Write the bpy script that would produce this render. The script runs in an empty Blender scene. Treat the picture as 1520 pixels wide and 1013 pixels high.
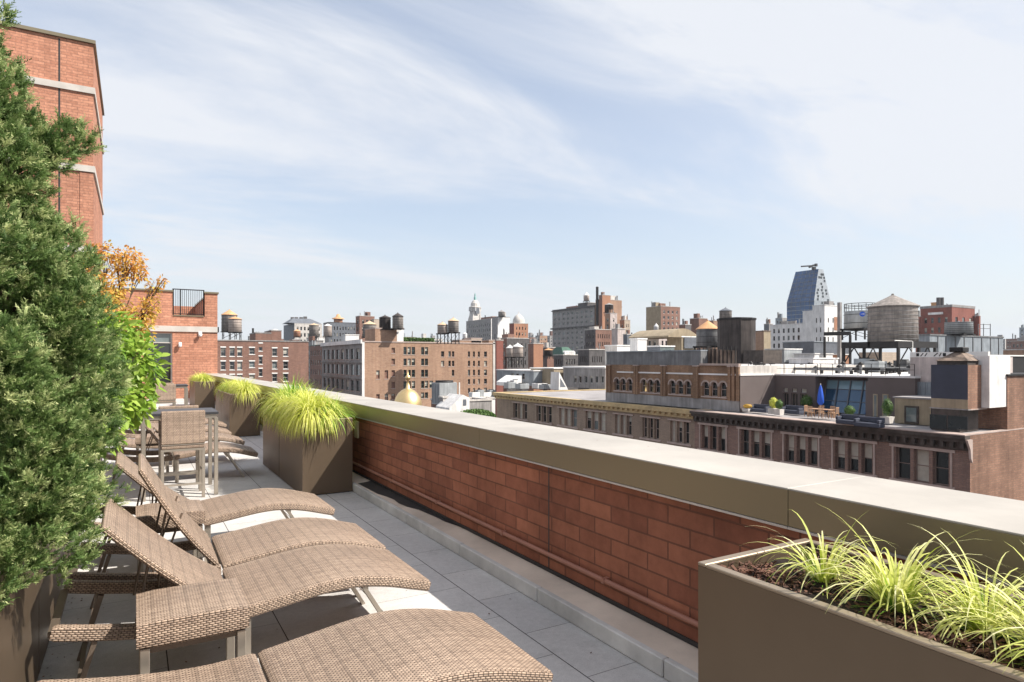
import bpy, math, random
import numpy as np
from mathutils import Vector
S = bpy.context.scene
COL = S.collection
R = math.radians
PI = math.pi

# ---------------------------------------------------------------- camera
HC = 1.65                                   # eye height above the terrace floor
YAW = math.atan(560/952.0)
cd = bpy.data.cameras.new("camera"); cam = bpy.data.objects.new("camera", cd); COL.objects.link(cam)
cam.location = (0, 0, HC); cam.rotation_euler = (R(90), 0, -YAW)
cd.sensor_width = 36; cd.lens = 36*952/1520.0; cd.shift_y = 28.5/1520.0
cd.clip_start = .05; cd.clip_end = 9000
S.camera = cam

# ---------------------------------------------------------------- sun, sky, exposure
SUN = Vector((.70, -.62, 1.0)).normalized()
EL = math.asin(SUN.z); ROT = math.atan2(SUN.x, SUN.y)
ld = bpy.data.lights.new("sun", 'SUN'); lo = bpy.data.objects.new("sun", ld); COL.objects.link(lo)
ld.energy = 4.7; ld.angle = R(.53); ld.color = (1.0, .945, .86)
lo.rotation_euler = SUN.to_track_quat('Z', 'Y').to_euler(); lo.location = (30, -30, 60)
W = bpy.data.worlds.new("World"); S.world = W; W.use_nodes = True
S.view_settings.view_transform = 'Standard'; S.view_settings.look = 'None'
S.view_settings.gamma = 1; S.view_settings.exposure = .80

def mk_world():
    nt = W.node_tree; nt.nodes.clear(); N = nt.nodes.new; L = nt.links.new
    out = N('ShaderNodeOutputWorld'); bg = N('ShaderNodeBackground'); L(bg.outputs[0], out.inputs[0])
    sky = N('ShaderNodeTexSky'); sky.sky_type = 'NISHITA'; sky.sun_disc = False
    sky.sun_elevation = EL; sky.sun_rotation = ROT; sky.air_density = 1.0; sky.dust_density = 1.6; sky.ozone_density = .8
    bg.inputs['Strength'].default_value = .11
    tc = N('ShaderNodeTexCoord')
    sep = N('ShaderNodeSeparateXYZ'); L(tc.outputs['Generated'], sep.inputs[0])
    def m(op, a, b=None, c=None):
        n = N('ShaderNodeMath'); n.operation = op
        for i, v in enumerate((a, b, c)):
            if v is None: continue
            if isinstance(v, (int, float)): n.inputs[i].default_value = v
            else: L(v, n.inputs[i])
        return n.outputs[0]
    zz = m('MAXIMUM', sep.outputs[2], 0.0)
    zd = m('ADD', zz, .12)
    cx = m('DIVIDE', sep.outputs[0], zd); cy = m('DIVIDE', sep.outputs[1], zd)
    comb = N('ShaderNodeCombineXYZ'); L(cx, comb.inputs[0]); L(cy, comb.inputs[1])
    def layer(rot, scl, nscale, detail, lo_, hi_, off, dist=.6):
        mp = N('ShaderNodeMapping'); mp.inputs['Rotation'].default_value = (0, 0, R(rot)); mp.inputs['Scale'].default_value = scl
        mp.inputs['Location'].default_value = off
        L(comb.outputs[0], mp.inputs[0])
        ns = N('ShaderNodeTexNoise'); ns.inputs['Scale'].default_value = nscale; ns.inputs['Detail'].default_value = detail
        ns.inputs['Roughness'].default_value = .62; ns.inputs['Distortion'].default_value = dist
        L(mp.outputs[0], ns.inputs['Vector'])
        mr = N('ShaderNodeMapRange'); mr.interpolation_type = 'SMOOTHSTEP'
        mr.inputs[1].default_value = lo_; mr.inputs[2].default_value = hi_
        L(ns.outputs[0], mr.inputs[0]); return mr.outputs[0]
    a = layer(24, (.42, 1.0, 1), .8, 7, .42, .70, (3.1, 1.7, 0), .6)
    b = layer(18, (.22, .9, 1), .55, 4, .34, .66, (7.7, 2.2, 0), .3)
    c = layer(34, (.5, 1.7, 1), 1.6, 8, .36, .82, (1.3, 5.2, 0), .7)
    mask = m('ADD', m('MULTIPLY', a, .80), m('MULTIPLY', m('MULTIPLY', b, c), .95))
    mask = m('ADD', mask, m('MULTIPLY', b, .16))
    # thin veil that thickens towards the sun's side
    side = m('ADD', m('MULTIPLY', sep.outputs[0], .62), m('MULTIPLY', sep.outputs[1], -.42))
    mask = m('ADD', mask, m('MAXIMUM', m('MULTIPLY', side, .38), 0.0))
    mask = m('MINIMUM', m('ADD', m('MULTIPLY', mask, .85), .34), .96)
    cl = N('ShaderNodeMixRGB'); cl.inputs[2].default_value = (4.5, 4.65, 4.95, 1)
    L(mask, cl.inputs[0]); L(sky.outputs[0], cl.inputs[1])
    # pale city haze low over the horizon
    hz = m('SUBTRACT', 1.0, m('MINIMUM', m('MULTIPLY', zz, 3.2), 1.0))
    hz = m('MULTIPLY', m('POWER', hz, 1.6), .72)
    h2 = N('ShaderNodeMixRGB'); h2.inputs[2].default_value = (3.95, 4.2, 4.4, 1)
    L(hz, h2.inputs[0]); L(cl.outputs[0], h2.inputs[1])
    L(h2.outputs[0], bg.inputs['Color'])
mk_world()

# ---------------------------------------------------------------- picture geometry -> metres
CA, SA = math.cos(YAW), math.sin(YAW)
F = 952.0
def dep(X, Y): return X*SA + Y*CA
def Yx(px, X):                               # Y on the plane X=const seen at column px
    d = F*X/(CA*(px-200.0)); return (d - X*SA)/CA
def Xy(px, Y):                               # X on the plane Y=const seen at column px
    k = (px-200.0)*CA/F; return k*Y*CA/(1-k*SA)
def Zp(py, X, Y): return HC - (py-535.0)*dep(X, Y)/F
def at(px, d):                               # ground point seen at column px, at depth d
    X = (px-200.0)*CA*d/F; return X, (d-X*SA)/CA
def zd(py, d): return HC - (py-535.0)*d/F
STREET = -42.0

# ---------------------------------------------------------------- materials
M = {}
class NG:
    def __init__(s, name):
        s.m = bpy.data.materials.new(name); s.m.use_nodes = True
        s.nt = s.m.node_tree; s.b = s.nt.nodes['Principled BSDF']; M[name] = s.m
        s.uv = s.n('ShaderNodeUVMap').outputs[0]
    def n(s, t): return s.nt.nodes.new(t)
    def l(s, a, b): s.nt.links.new(a, b)
    def val(s, sock, v):
        if isinstance(v, (int, float)): sock.default_value = v
        elif isinstance(v, (tuple, list)): sock.default_value = (*v, 1) if len(v) == 3 and sock.type == 'RGBA' else v
        else: s.l(v, sock)
    def math(s, op, a, b=None, c=None):
        n = s.n('ShaderNodeMath'); n.operation = op
        for i, v in enumerate((a, b, c)):
            if v is not None: s.val(n.inputs[i], v)
        return n.outputs[0]
    def noise(s, scale, detail=4, rough=.55, vec=None, scl=None, dist=0):
        ns = s.n('ShaderNodeTexNoise'); s.val(ns.inputs['Scale'], scale); s.val(ns.inputs['Detail'], detail); s.val(ns.inputs['Roughness'], rough)
        s.val(ns.inputs['Distortion'], dist)
        v = vec
        if v is None:
            v = s.n('ShaderNodeTexCoord').outputs['Object']
        if scl:
            mp = s.n('ShaderNodeMapping'); mp.inputs['Scale'].default_value = scl; s.l(v, mp.inputs[0]); v = mp.outputs[0]
        s.l(v, ns.inputs['Vector']); return ns.outputs[0]
    def rng(s, v, a, b, c, d):
        n = s.n('ShaderNodeMapRange'); s.val(n.inputs[0], v)
        for i, x in enumerate((a, b, c, d)): n.inputs[i+1].default_value = x
        return n.outputs[0]
    def mix(s, f, a, b, mode='MIX'):
        n = s.n('ShaderNodeMixRGB'); n.blend_type = mode; s.val(n.inputs[0], f); s.val(n.inputs[1], a); s.val(n.inputs[2], b); return n.outputs[0]
    def bump(s, h, dist=.01, strength=1):
        n = s.n('ShaderNodeBump'); n.inputs['Distance'].default_value = dist; n.inputs['Strength'].default_value = strength
        s.l(h, n.inputs['Height']); s.l(n.outputs[0], s.b.inputs['Normal'])
    def setp(s, **k):
        for a, v in k.items(): s.val(s.b.inputs[a.replace('_', ' ')], v)
        return s.m

def plain(name, col, rough=.7, metal=0, var=.25, scale=2.0, spec=.4, bump=0.0, streak=False):
    g = NG(name)
    n1 = g.noise(scale, 5, .6)
    f = g.rng(n1, .3, .7, 1-var, 1+var*.6)
    if streak:
        n2 = g.noise(1.2, 5, .65, scl=(2.2, 2.2, .18))
        f = g.math('MULTIPLY', f, g.rng(n2, .35, .7, 1-var*1.1, 1.08))
    c = g.n('ShaderNodeVectorMath'); c.operation = 'SCALE'; c.inputs[0].default_value = col; g.l(f, c.inputs['Scale'])
    g.l(c.outputs[0], g.b.inputs['Base Color'])
    g.setp(Roughness=rough, Metallic=metal, Specular_IOR_Level=spec)
    if bump: g.bump(g.noise(scale*14, 5, .7), bump)
    return g.m

def brick(name, c1, c2, mortar, bw=.22, bh=.075, ms=.010, var=.3, bump=.004, rough=.85, offset=.5, stain=.2, blk=.5):
    g = NG(name)
    bt = g.n('ShaderNodeTexBrick'); g.l(g.uv, bt.inputs['Vector'])
    bt.offset = offset; bt.inputs['Scale'].default_value = 1
    bt.inputs['Brick Width'].default_value = bw; bt.inputs['Row Height'].default_value = bh
    bt.inputs['Mortar Size'].default_value = ms; bt.inputs['Mortar Smooth'].default_value = .15
    bt.inputs['Bias'].default_value = 0
    bt.inputs['Color1'].default_value = (*c1, 1); bt.inputs['Color2'].default_value = (*c2, 1); bt.inputs['Mortar'].default_value = (*mortar, 1)
    n1 = g.noise(blk, 5, .6, scl=(1, 1, .7)); n2 = g.noise(9, 4, .7); n3 = g.noise(.9, 4, .6, scl=(1.6, 1.6, .15))
    f = g.math('MULTIPLY', g.rng(n1, .3, .7, 1-stain, 1+stain*.7), g.rng(n2, .3, .7, 1-var*.5, 1+var*.4))
    f = g.math('MULTIPLY', f, g.rng(n3, .35, .7, 1-stain*.8, 1.05))
    c = g.n('ShaderNodeVectorMath'); c.operation = 'SCALE'; g.l(bt.outputs[0], c.inputs[0]); g.l(f, c.inputs['Scale'])
    g.l(c.outputs[0], g.b.inputs['Base Color']); g.setp(Roughness=rough, Specular_IOR_Level=.25)
    if bump:
        h = g.math('SUBTRACT', g.math('MULTIPLY', n2, .25), bt.outputs['Fac']); g.bump(h, bump)
    return g.m

# terrace materials
brick('wall_brick', (.39, .148, .085), (.26, .094, .056), (.185, .078, .05), .335, .104, .0055, .35, .006, .85, stain=.22, blk=1.1)
brick('tower_brick', (.56, .27, .175), (.43, .195, .125), (.33, .17, .12), .34, .105, .009, .5, .004, stain=.22, blk=.3)
def pavers():
    g = NG('paver')
    bt = g.n('ShaderNodeTexBrick'); mp = g.n('ShaderNodeMapping'); mp.inputs['Rotation'].default_value = (0, 0, R(90)); mp.inputs['Location'].default_value = (.22, -.155, 0)
    g.l(g.uv, mp.inputs[0]); g.l(mp.outputs[0], bt.inputs['Vector'])
    bt.offset = .5
    for k, v in (('Scale', 1), ('Brick Width', .615), ('Row Height', .625), ('Mortar Size', .0016), ('Mortar Smooth', .1), ('Bias', 0)): bt.inputs[k].default_value = v
    bt.inputs['Color1'].default_value = (.58, .555, .53, 1); bt.inputs['Color2'].default_value = (.52, .50, .485, 1); bt.inputs['Mortar'].default_value = (.05, .045, .045, 1)
    n1 = g.noise(1.1, 5, .65); n2 = g.noise(26, 5, .75); n3 = g.noise(160, 2, .6)
    f = g.math('MULTIPLY', g.rng(n1, .3, .7, .84, 1.10), g.rng(n2, .3, .75, .86, 1.08)); f = g.math('MULTIPLY', f, g.rng(n3, .3, .7, .86, 1.1))
    c = g.n('ShaderNodeVectorMath'); c.operation = 'SCALE'; g.l(bt.outputs[0], c.inputs[0]); g.l(f, c.inputs['Scale'])
    sx = g.n('ShaderNodeSeparateXYZ'); g.l(g.uv, sx.inputs[0])
    ln = g.math('LESS_THAN', g.math('FRACT', g.math('ADD', g.math('DIVIDE', g.math('SUBTRACT', sx.outputs[0], .155), .625), .005)), .0105)
    st = g.rng(g.noise(3.2, 6, .7, dist=.6), .56, .72, 0, .22)
    cc = g.mix(st, g.mix(ln, c.outputs[0], (.04, .036, .035)), (.20, .18, .16))
    g.l(cc, g.b.inputs['Base Color']); g.setp(Roughness=.72, Specular_IOR_Level=.35)
    g.bump(g.math('SUBTRACT', g.math('MULTIPLY', n3, .12), bt.outputs['Fac']), .004)
pavers()
plain('curb_stone', (.60, .575, .54), .8, 0, .3, 2.4, bump=.003, streak=False)
plain('ledge_stone', (.66, .55, .45), .85, 0, .25, 1.5, bump=.003)
plain('flashing', (.035, .033, .033), .6, 0, .3, 4)
def coping():
    g = NG('coping_metal')
    n = g.noise(.8, 3, .5, scl=(1, .25, 1)); n2 = g.noise(60, 3, .6)
    g.l(g.mix(g.rng(n, .3, .7, 0, 1), (.275, .232, .155), (.235, .198, .132)), g.b.inputs['Base Color'])
    g.setp(Roughness=g.rng(n2, .3, .7, .30, .37), Metallic=.55, Specular_IOR_Level=.5)
coping()
plain('coping_top_sheen', (.42, .385, .34), .45, .1, .22, 1.3, bump=.0006)  # bright sky reflected on the metal top, put into its lighter base colour
plain('coping_edge', (.55, .55, .56), .35, .7, .1)
plain('planter_metal', (.135, .098, .066), .46, .45, .12, 1.3)
plain('planter_rim', (.30, .235, .17), .42, .5, .1, 2)
plain('pipe_paint', (.36, .16, .11), .5, 0, .15, 5)
plain('plate_cream', (.62, .52, .32), .5, 0, .05)
plain('lens_white', (.8, .8, .8), .4, 0, .05)
plain('steel_taupe', (.42, .37, .31), .38, .75, .12, 6)
plain('bronze_frame', (.20, .155, .12), .45, .6, .12, 6)
plain('table_black', (.045, .045, .05), .42, .1, .2, 12)
plain('band_stone', (.50, .465, .425), .8, 0, .15, 2, bump=.002)
plain('rail_black', (.02, .02, .022), .5, .3, .1)

def weave(name, c_hi, c_lo, c_gap, sw=.028, rh=.0115):
    g = NG(name)
    sp = g.n('ShaderNodeSeparateXYZ'); g.l(g.uv, sp.inputs[0])
    v = g.math('DIVIDE', sp.outputs[1], rh); row = g.math('FLOOR', v); fv = g.math('FRACT', v)
    u = g.math('ADD', g.math('DIVIDE', sp.outputs[0], sw), g.math('MULTIPLY', g.math('MODULO', row, 2), .5))
    fu = g.math('FRACT', u); col = g.math('FLOOR', u)
    bu = g.math('POWER', g.math('SINE', g.math('MULTIPLY', fu, PI)), .45)
    bv = g.math('POWER', g.math('SINE', g.math('MULTIPLY', fv, PI)), .55)
    h = g.math('MULTIPLY', bu, bv)
    wn = g.n('ShaderNodeTexWhiteNoise'); wn.noise_dimensions = '2D'
    cb = g.n('ShaderNodeCombineXYZ'); g.l(col, cb.inputs[0]); g.l(row, cb.inputs[1]); g.l(cb.outputs[0], wn.inputs['Vector'])
    wr = g.n('ShaderNodeTexWhiteNoise'); wr.noise_dimensions = '1D'; g.l(row, wr.inputs['W'])
    tone = g.math('ADD', g.math('MULTIPLY', wn.outputs[0], .45), g.math('MULTIPLY', wr.outputs[0], .55))
    base = g.mix(tone, c_lo, c_hi)
    big = g.rng(g.noise(3.5, 4, .6), .3, .7, .84, 1.12)
    # stouter cords every few strands give the faint plaid
    cord = g.math('GREATER_THAN', g.math('FRACT', g.math('DIVIDE', sp.outputs[0], sw*3.0)), .80)
    f = g.math('MULTIPLY', g.rng(h, .15, .75, .0, 1), g.math('SUBTRACT', 1, g.math('MULTIPLY', cord, .22)))
    c0 = g.mix(f, c_gap, base)
    c = g.n('ShaderNodeVectorMath'); c.operation = 'SCALE'; g.l(c0, c.inputs[0]); g.l(big, c.inputs['Scale'])
    g.l(c.outputs[0], g.b.inputs['Base Color']); g.setp(Roughness=.5, Specular_IOR_Level=.4)
    g.bump(h, .004, .9)
weave('wicker', (.51, .375, .275), (.26, .18, .13), (.045, .030, .022), .023, .0096)

def leafmat(name, c1, c2, c3, rough=.5, trans=.25):
    g = NG(name)
    a = g.n('ShaderNodeAttribute'); a.attribute_name = 'tone'
    r = g.n('ShaderNodeValToRGB'); e = r.color_ramp.elements
    e[0].color = (*c1, 1); e[1].color = (*c3, 1); m_ = e.new(.5); m_.color = (*c2, 1)
    g.l(a.outputs['Fac'], r.inputs[0]); g.l(r.outputs[0], g.b.inputs['Base Color'])
    g.setp(Roughness=rough, Specular_IOR_Level=.35)
    tr = g.n('ShaderNodeBsdfTranslucent'); g.l(r.outputs[0], tr.inputs[0])
    mx = g.n('ShaderNodeMixShader'); mx.inputs[0].default_value = trans
    out = g.nt.nodes['Material Output']; g.l(g.b.outputs[0], mx.inputs[1]); g.l(tr.outputs[0], mx.inputs[2]); g.l(mx.outputs[0], out.inputs[0])
leafmat('juniper_leaf', (.05, .10, .025), (.16, .245, .07), (.56, .60, .28), .6, .35)
leafmat('shrub_leaf', (.12, .24, .03), (.26, .40, .05), (.45, .56, .12), .45, .4)
leafmat('maple_leaf', (.62, .28, .07), (.68, .46, .10), (.36, .40, .08), .5, .4)
leafmat('grass_gold', (.42, .50, .06), (.66, .68, .13), (.80, .78, .30), .5, .4)
leafmat('grass_green', (.12, .30, .03), (.24, .44, .05), (.45, .55, .10), .5, .4)
leafmat('grass_striped', (.36, .44, .06), (.68, .70, .20), (.90, .86, .50), .5, .4)
leafmat('park_leaf', (.04, .09, .02), (.07, .14, .03), (.12, .2, .05), .6, .1)
leafmat('mulch_chip', (.045, .020, .013), (.14, .065, .042), (.34, .19, .13), .85, 0)
plain('soil', (.04, .024, .017), .95, 0, .5, 22, bump=.02)
plain('bark', (.11, .075, .05), .9, 0, .4, 14, bump=.01)

# city materials
brick('brick_tan', (.44, .275, .185), (.36, .21, .14), (.33, .23, .17), .6, .24, .03, .3, 0, stain=.22, blk=.12)
brick('brick_brown', (.30, .165, .12), (.235, .125, .095), (.20, .13, .11), .6, .24, .03, .3, 0, stain=.22, blk=.12)
brick('brick_side', (.36, .20, .135), (.27, .145, .10), (.24, .16, .12), .45, .16, .02, .5, 0, stain=.35, blk=.28)
brick('brick_front', (.30, .19, .15), (.23, .145, .12), (.20, .15, .13), .45, .13, .018, .4, 0, stain=.2, blk=.3)
brick('brick_ochre', (.36, .27, .205), (.30, .225, .175), (.25, .2, .16), .45, .13, .018, .4, 0, stain=.2, blk=.3)
brick('brick_arcade', (.36, .22, .13), (.28, .165, .10), (.22, .15, .11), .4, .12, .018, .4, 0, stain=.3, blk=.4)
brick('brick_red', (.30, .10, .075), (.24, .08, .06), (.22, .11, .09), .8, .3, .04, .3, 0, stain=.15, blk=.1)
brick('brick_orange', (.45, .22, .13), (.38, .18, .11), (.33, .2, .14), .6, .24, .03, .3, 0, stain=.15, blk=.1)
brick('brick_pale', (.52, .42, .33), (.46, .37, .29), (.4, .34, .28), .8, .3, .04, .3, 0, stain=.18, blk=.1)
plain('stone_grey', (.33, .31, .30), .85, 0, .3, .5, streak=True)
plain('stone_pale', (.60, .56, .52), .85, 0, .25, .4, streak=True)
plain('stone_white', (.78, .76, .74), .8, 0, .18, .3, streak=True)
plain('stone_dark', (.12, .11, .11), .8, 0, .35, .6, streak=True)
plain('slate', (.13, .14, .16), .6, 0, .3, .8)
plain('stucco_taupe', (.125, .10, .095), .9, 0, .12, .6)
plain('stucco_pink', (.56, .48, .45), .9, 0, .25, .7, streak=True)
plain('stucco_navy', (.055, .06, .085), .8, 0, .2, .5)
plain('stucco_beige', (.36, .29, .20), .9, 0, .2, .7, streak=True)
plain('stucco_white', (.80, .77, .74), .85, 0, .2, .8, streak=True)
plain('sheet_grey', (.21, .21, .215), .65, .2, .3, .8, streak=True)
plain('sheet_bluegrey', (.30, .33, .36), .6, .2, .25, .6, streak=True)
plain('sheet_rust', (.30, .22, .17), .8, .1, .6, 1.0, streak=True)
plain('roof_white', (.74, .72, .70), .8, 0, .2, .35)
plain('roof_grey', (.30, .28, .28), .9, 0, .3, .3)
plain('roof_dark', (.13, .12, .12), .9, 0, .3, .3)
plain('cornice_dark', (.075, .06, .052), .75, 0, .5, 1.4)
plain('cornice_ochre', (.48, .36, .19), .75, 0, .3, 1.0)
plain('trim_stone', (.42, .33, .29), .85, 0, .2, 1.2)
plain('trim_white', (.75, .73, .70), .7, 0, .15, 1)
plain('tank_wood', (.31, .275, .25), .85, 0, .35, 1.4, streak=True)
plain('tank_wood_pale', (.50, .42, .37), .85, 0, .25, .8, streak=True)
plain('tank_dark', (.075, .06, .055), .75, .1, .5, .5, streak=True)
plain('tank_steel', (.42, .44, .45), .5, .4, .2, .8, streak=True)
plain('roof_tan', (.52, .38, .25), .8, 0, .25, 1)
plain('roof_orange', (.55, .30, .15), .8, 0, .2, 1)
plain('steel_black', (.022, .02, .02), .6, .3, .3, 2)
plain('gold', (.82, .60, .30), .42, 1, .08, 2)
plain('verdigris', (.20, .38, .36), .6, 0, .2, 1)
plain('green_roof', (.03, .09, .06), .5, 0, .3, 1)
plain('paint_blue', (.02, .10, .55), .6, 0, .1, 1)
plain('teak', (.42, .26, .16), .6, 0, .25, 6)
plain('blind', (.44, .42, .36), .8, 0, .15, 2)
plain('frame_green', (.10, .17, .12), .6, 0, .15, 2)
plain('frame_white', (.62, .60, .57), .6, 0, .1, 2)
plain('frame_brown', (.20, .15, .13), .6, 0, .15, 2)
plain('asphalt', (.05, .05, .052), .9, 0, .3, .2)
plain('glass', (.018, .022, .024), .06, 0, .2, 1.5, .8)
plain('glass_pale', (.16, .19, .19), .08, 0, .25, 1.5, .8)
plain('curtain_glass', (.025, .080, .20), .22, .1, .45, .06, .3)
plain('sky_glass', (.03, .085, .16), .05, .15, .2, .5, .9)
plain('sky_glass_top', (.20, .33, .40), .12, 0, .1, .5, .8)
plain('door_glass', (.03, .032, .03), .04, 0, .1, 1, .8)

# ---------------------------------------------------------------- mesh builder
class MB:
    def __init__(s): s.v = []; s.f = []; s.mi = []; s.uv = []; s.mats = []; s.sm = []
    def mat(s, m):
        if m not in s.mats: s.mats.append(m)
        return s.mats.index(m)
    def face(s, pts, m, uv=None, smooth=False):
        b = len(s.v); s.v += [tuple(p) for p in pts]; s.f.append(tuple(range(b, b+len(pts))))
        s.mi.append(s.mat(m)); s.uv.append(uv); s.sm.append(smooth); return s
    def mesh(s, vs, fs, m, uvs=None, smooth=False):
        b = len(s.v); s.v += [tuple(p) for p in vs]; k = s.mat(m)
        for i, f in enumerate(fs):
            s.f.append(tuple(b+j for j in f)); s.mi.append(k); s.uv.append(uvs[i] if uvs else None); s.sm.append(smooth)
        return s
    def box(s, x0, y0, z0, x1, y1, z1, m, bev=0):
        if x0 > x1: x0, x1 = x1, x0
        if y0 > y1: y0, y1 = y1, y0
        if z0 > z1: z0, z1 = z1, z0
        vs = [(x, y, z) for z in (z0, z1) for y in (y0, y1) for x in (x0, x1)]
        if not bev:
            return s.mesh(vs, [(0, 2, 3, 1), (4, 5, 7, 6), (0, 1, 5, 4), (2, 6, 7, 3), (0, 4, 6, 2), (1, 3, 7, 5)], m)
        b = bev
        # chamfered box: 24 vertices
        V = []; idx = {}
        for ix, x in enumerate((x0, x1)):
            for iy, y in enumerate((y0, y1)):
                for iz, z in enumerate((z0, z1)):
                    sx, sy, sz = (1-2*ix)*b, (1-2*iy)*b, (1-2*iz)*b
                    idx[ix, iy, iz, 0] = len(V); V.append((x, y+sy, z+sz))
                    idx[ix, iy, iz, 1] = len(V); V.append((x+sx, y, z+sz))
                    idx[ix, iy, iz, 2] = len(V); V.append((x+sx, y+sy, z))
        Fs = []
        for i in (0, 1):
            q = [idx[i, a, c, 0] for a, c in ((0, 0), (0, 1), (1, 1), (1, 0))]; Fs.append(q if i == 0 else q[::-1])
            q = [idx[a, i, c, 1] for a, c in ((0, 0), (1, 0), (1, 1), (0, 1))]; Fs.append(q if i == 0 else q[::-1])
            q = [idx[a, c, i, 2] for a, c in ((0, 0), (0, 1), (1, 1), (1, 0))]; Fs.append(q if i == 0 else q[::-1])
        for a in (0, 1):
            for c in (0, 1):
                Fs.append((idx[0, a, c, 1], idx[1, a, c, 1], idx[1, a, c, 2], idx[0, a, c, 2]))
                Fs.append((idx[a, 0, c, 0], idx[a, 1, c, 0], idx[a, 1, c, 2], idx[a, 0, c, 2]))
                Fs.append((idx[a, c, 0, 0], idx[a, c, 1, 0], idx[a, c, 1, 1], idx[a, c, 0, 1]))
        for a in (0, 1):
            for c in (0, 1):
                for e in (0, 1): Fs.append((idx[a, c, e, 0], idx[a, c, e, 1], idx[a, c, e, 2]))
        return s.mesh(V, Fs, m)
    def bar(s, p, q, w, h, m, up=(0, 0, 1)):
        p = Vector(p); q = Vector(q); d = (q-p).normalized(); u = Vector(up)
        if abs(d.dot(u)) > .98: u = Vector((0, 1, 0))
        a = d.cross(u).normalized()*w/2; b = a.cross(d).normalized()*h/2
        vs = [p-a-b, p+a-b, p+a+b, p-a+b, q-a-b, q+a-b, q+a+b, q-a+b]
        return s.mesh(vs, [(0, 3, 2, 1), (4, 5, 6, 7), (0, 1, 5, 4), (1, 2, 6, 5), (2, 3, 7, 6), (3, 0, 4, 7)], m)
    def tube(s, p, q, r, m, n=8, r2=None, caps=True):
        r2 = r if r2 is None else r2
        p = Vector(p); q = Vector(q); d = (q-p).normalized(); u = Vector((0, 0, 1))
        if abs(d.z) > .98: u = Vector((0, 1, 0))
        a = d.cross(u).normalized(); b = d.cross(a).normalized(); vs = []
        for c, rr in ((p, r), (q, r2)):
            for i in range(n):
                t = 2*PI*i/n; vs.append(c+a*math.cos(t)*rr+b*math.sin(t)*rr)
        s.mesh(vs, [(i, i+n, (i+1) % n+n, (i+1) % n) for i in range(n)], m, smooth=True)
        if caps: s.mesh(vs, [tuple(range(n)), tuple(range(2*n-1, n-1, -1))], m)
        return s
    def lathe(s, c, prof, m, n=20, smooth=True, rot=0):   # prof: list of (r, z)
        vs = []; cx, cy, cz = c
        for r, z in prof:
            for i in range(n):
                t = 2*PI*(i+rot)/n; vs.append((cx+math.cos(t)*r, cy+math.sin(t)*r, cz+z))
        fs = []; uvs = []
        for j in range(len(prof)-1):
            for i in range(n):
                k = (i+1) % n; fs.append((j*n+i, j*n+k, (j+1)*n+k, (j+1)*n+i))
                r = prof[j][0]; uvs.append([(2*PI*r*i/n, prof[j][1]), (2*PI*r*(i+1)/n, prof[j][1]), (2*PI*r*(i+1)/n, prof[j+1][1]), (2*PI*r*i/n, prof[j+1][1])])
        return s.mesh(vs, fs, m, uvs, smooth)
    def prism(s, poly, y0, y1, m, plane='xz'):     # polygon in (x,z) extruded along y, or (y,z) along x, or (x,y) along z
        def P(a, b, t): return (a, t, b) if plane == 'xz' else ((t, a, b) if plane == 'yz' else (a, b, t))
        n = len(poly); vs = [P(a, b, y0) for a, b in poly]+[P(a, b, y1) for a, b in poly]
        return s.mesh(vs, [tuple(range(n)), tuple(range(2*n-1, n-1, -1))]+[(i, i+n, (i+1) % n+n, (i+1) % n) for i in range(n)], m)
    def build(s, name, parent=None, tone=None, world=True):
        me = bpy.data.meshes.new(name); off = Vector((0, 0, 0))
        if parent is not None and world:
            p = parent
            while p is not None: off += p.location; p = p.parent
        V = np.array(s.v, dtype=np.float64)-np.array(off)
        me.from_pydata(V.tolist(), [], s.f); 
        for m in s.mats: me.materials.append(M[m])
        me.polygons.foreach_set('material_index', s.mi); me.polygons.foreach_set('use_smooth', s.sm)
        uvl = me.uv_layers.new(name='UVMap'); out = []
        for f, u in zip(s.f, s.uv):
            if u is not None: 
                for t in u: out += [t[0], t[1]]
            else:
                a, b, c = (np.array(s.v[f[0]]), np.array(s.v[f[1]]), np.array(s.v[f[2]]))
                n = np.cross(b-a, c-a)
                if len(f) > 3: n = n + np.cross(c-a, np.array(s.v[f[3]])-a)
                n = np.abs(n)
                i = 2 if n[2] > max(n[0], n[1])*1.2 else (0 if n[0] > n[1] else 1)
                for k in f:
                    x, y, z = s.v[k]
                    out += [x, y] if i == 2 else ([y, z] if i == 0 else [x, z])
        uvl.data.foreach_set('uv', out)
        me.update()
        o = bpy.data.objects.new(name, me); COL.objects.link(o)
        if parent is not None: o.parent = parent
        return o

def tag(o, label=None, cat=None, group=None, kind=None):
    if label: o['label'] = label
    if cat: o['category'] = cat
    if group: o['group'] = group
    if kind: o['kind'] = kind
    return o
def thing(name, label, cat, loc, group=None):
    o = bpy.data.objects.new(name, None); COL.objects.link(o); o.location = loc; o.empty_display_size = .3
    return tag(o, label, cat, group)
def child(name, mesh, parent, loc, rz=0, sc=None):      # a part that shares mesh data, placed in the parent's space
    o = bpy.data.objects.new(name, mesh); COL.objects.link(o); o.parent = parent
    o.location = Vector(loc)-parent.location; o.rotation_euler = (0, 0, rz)
    if sc: o.scale = sc
    return o
def copy_tree(o, parent=None):
    c = o.copy(); COL.objects.link(c); c.parent = parent
    for ch in list(o.children): copy_tree(ch, c)
    return c

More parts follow.
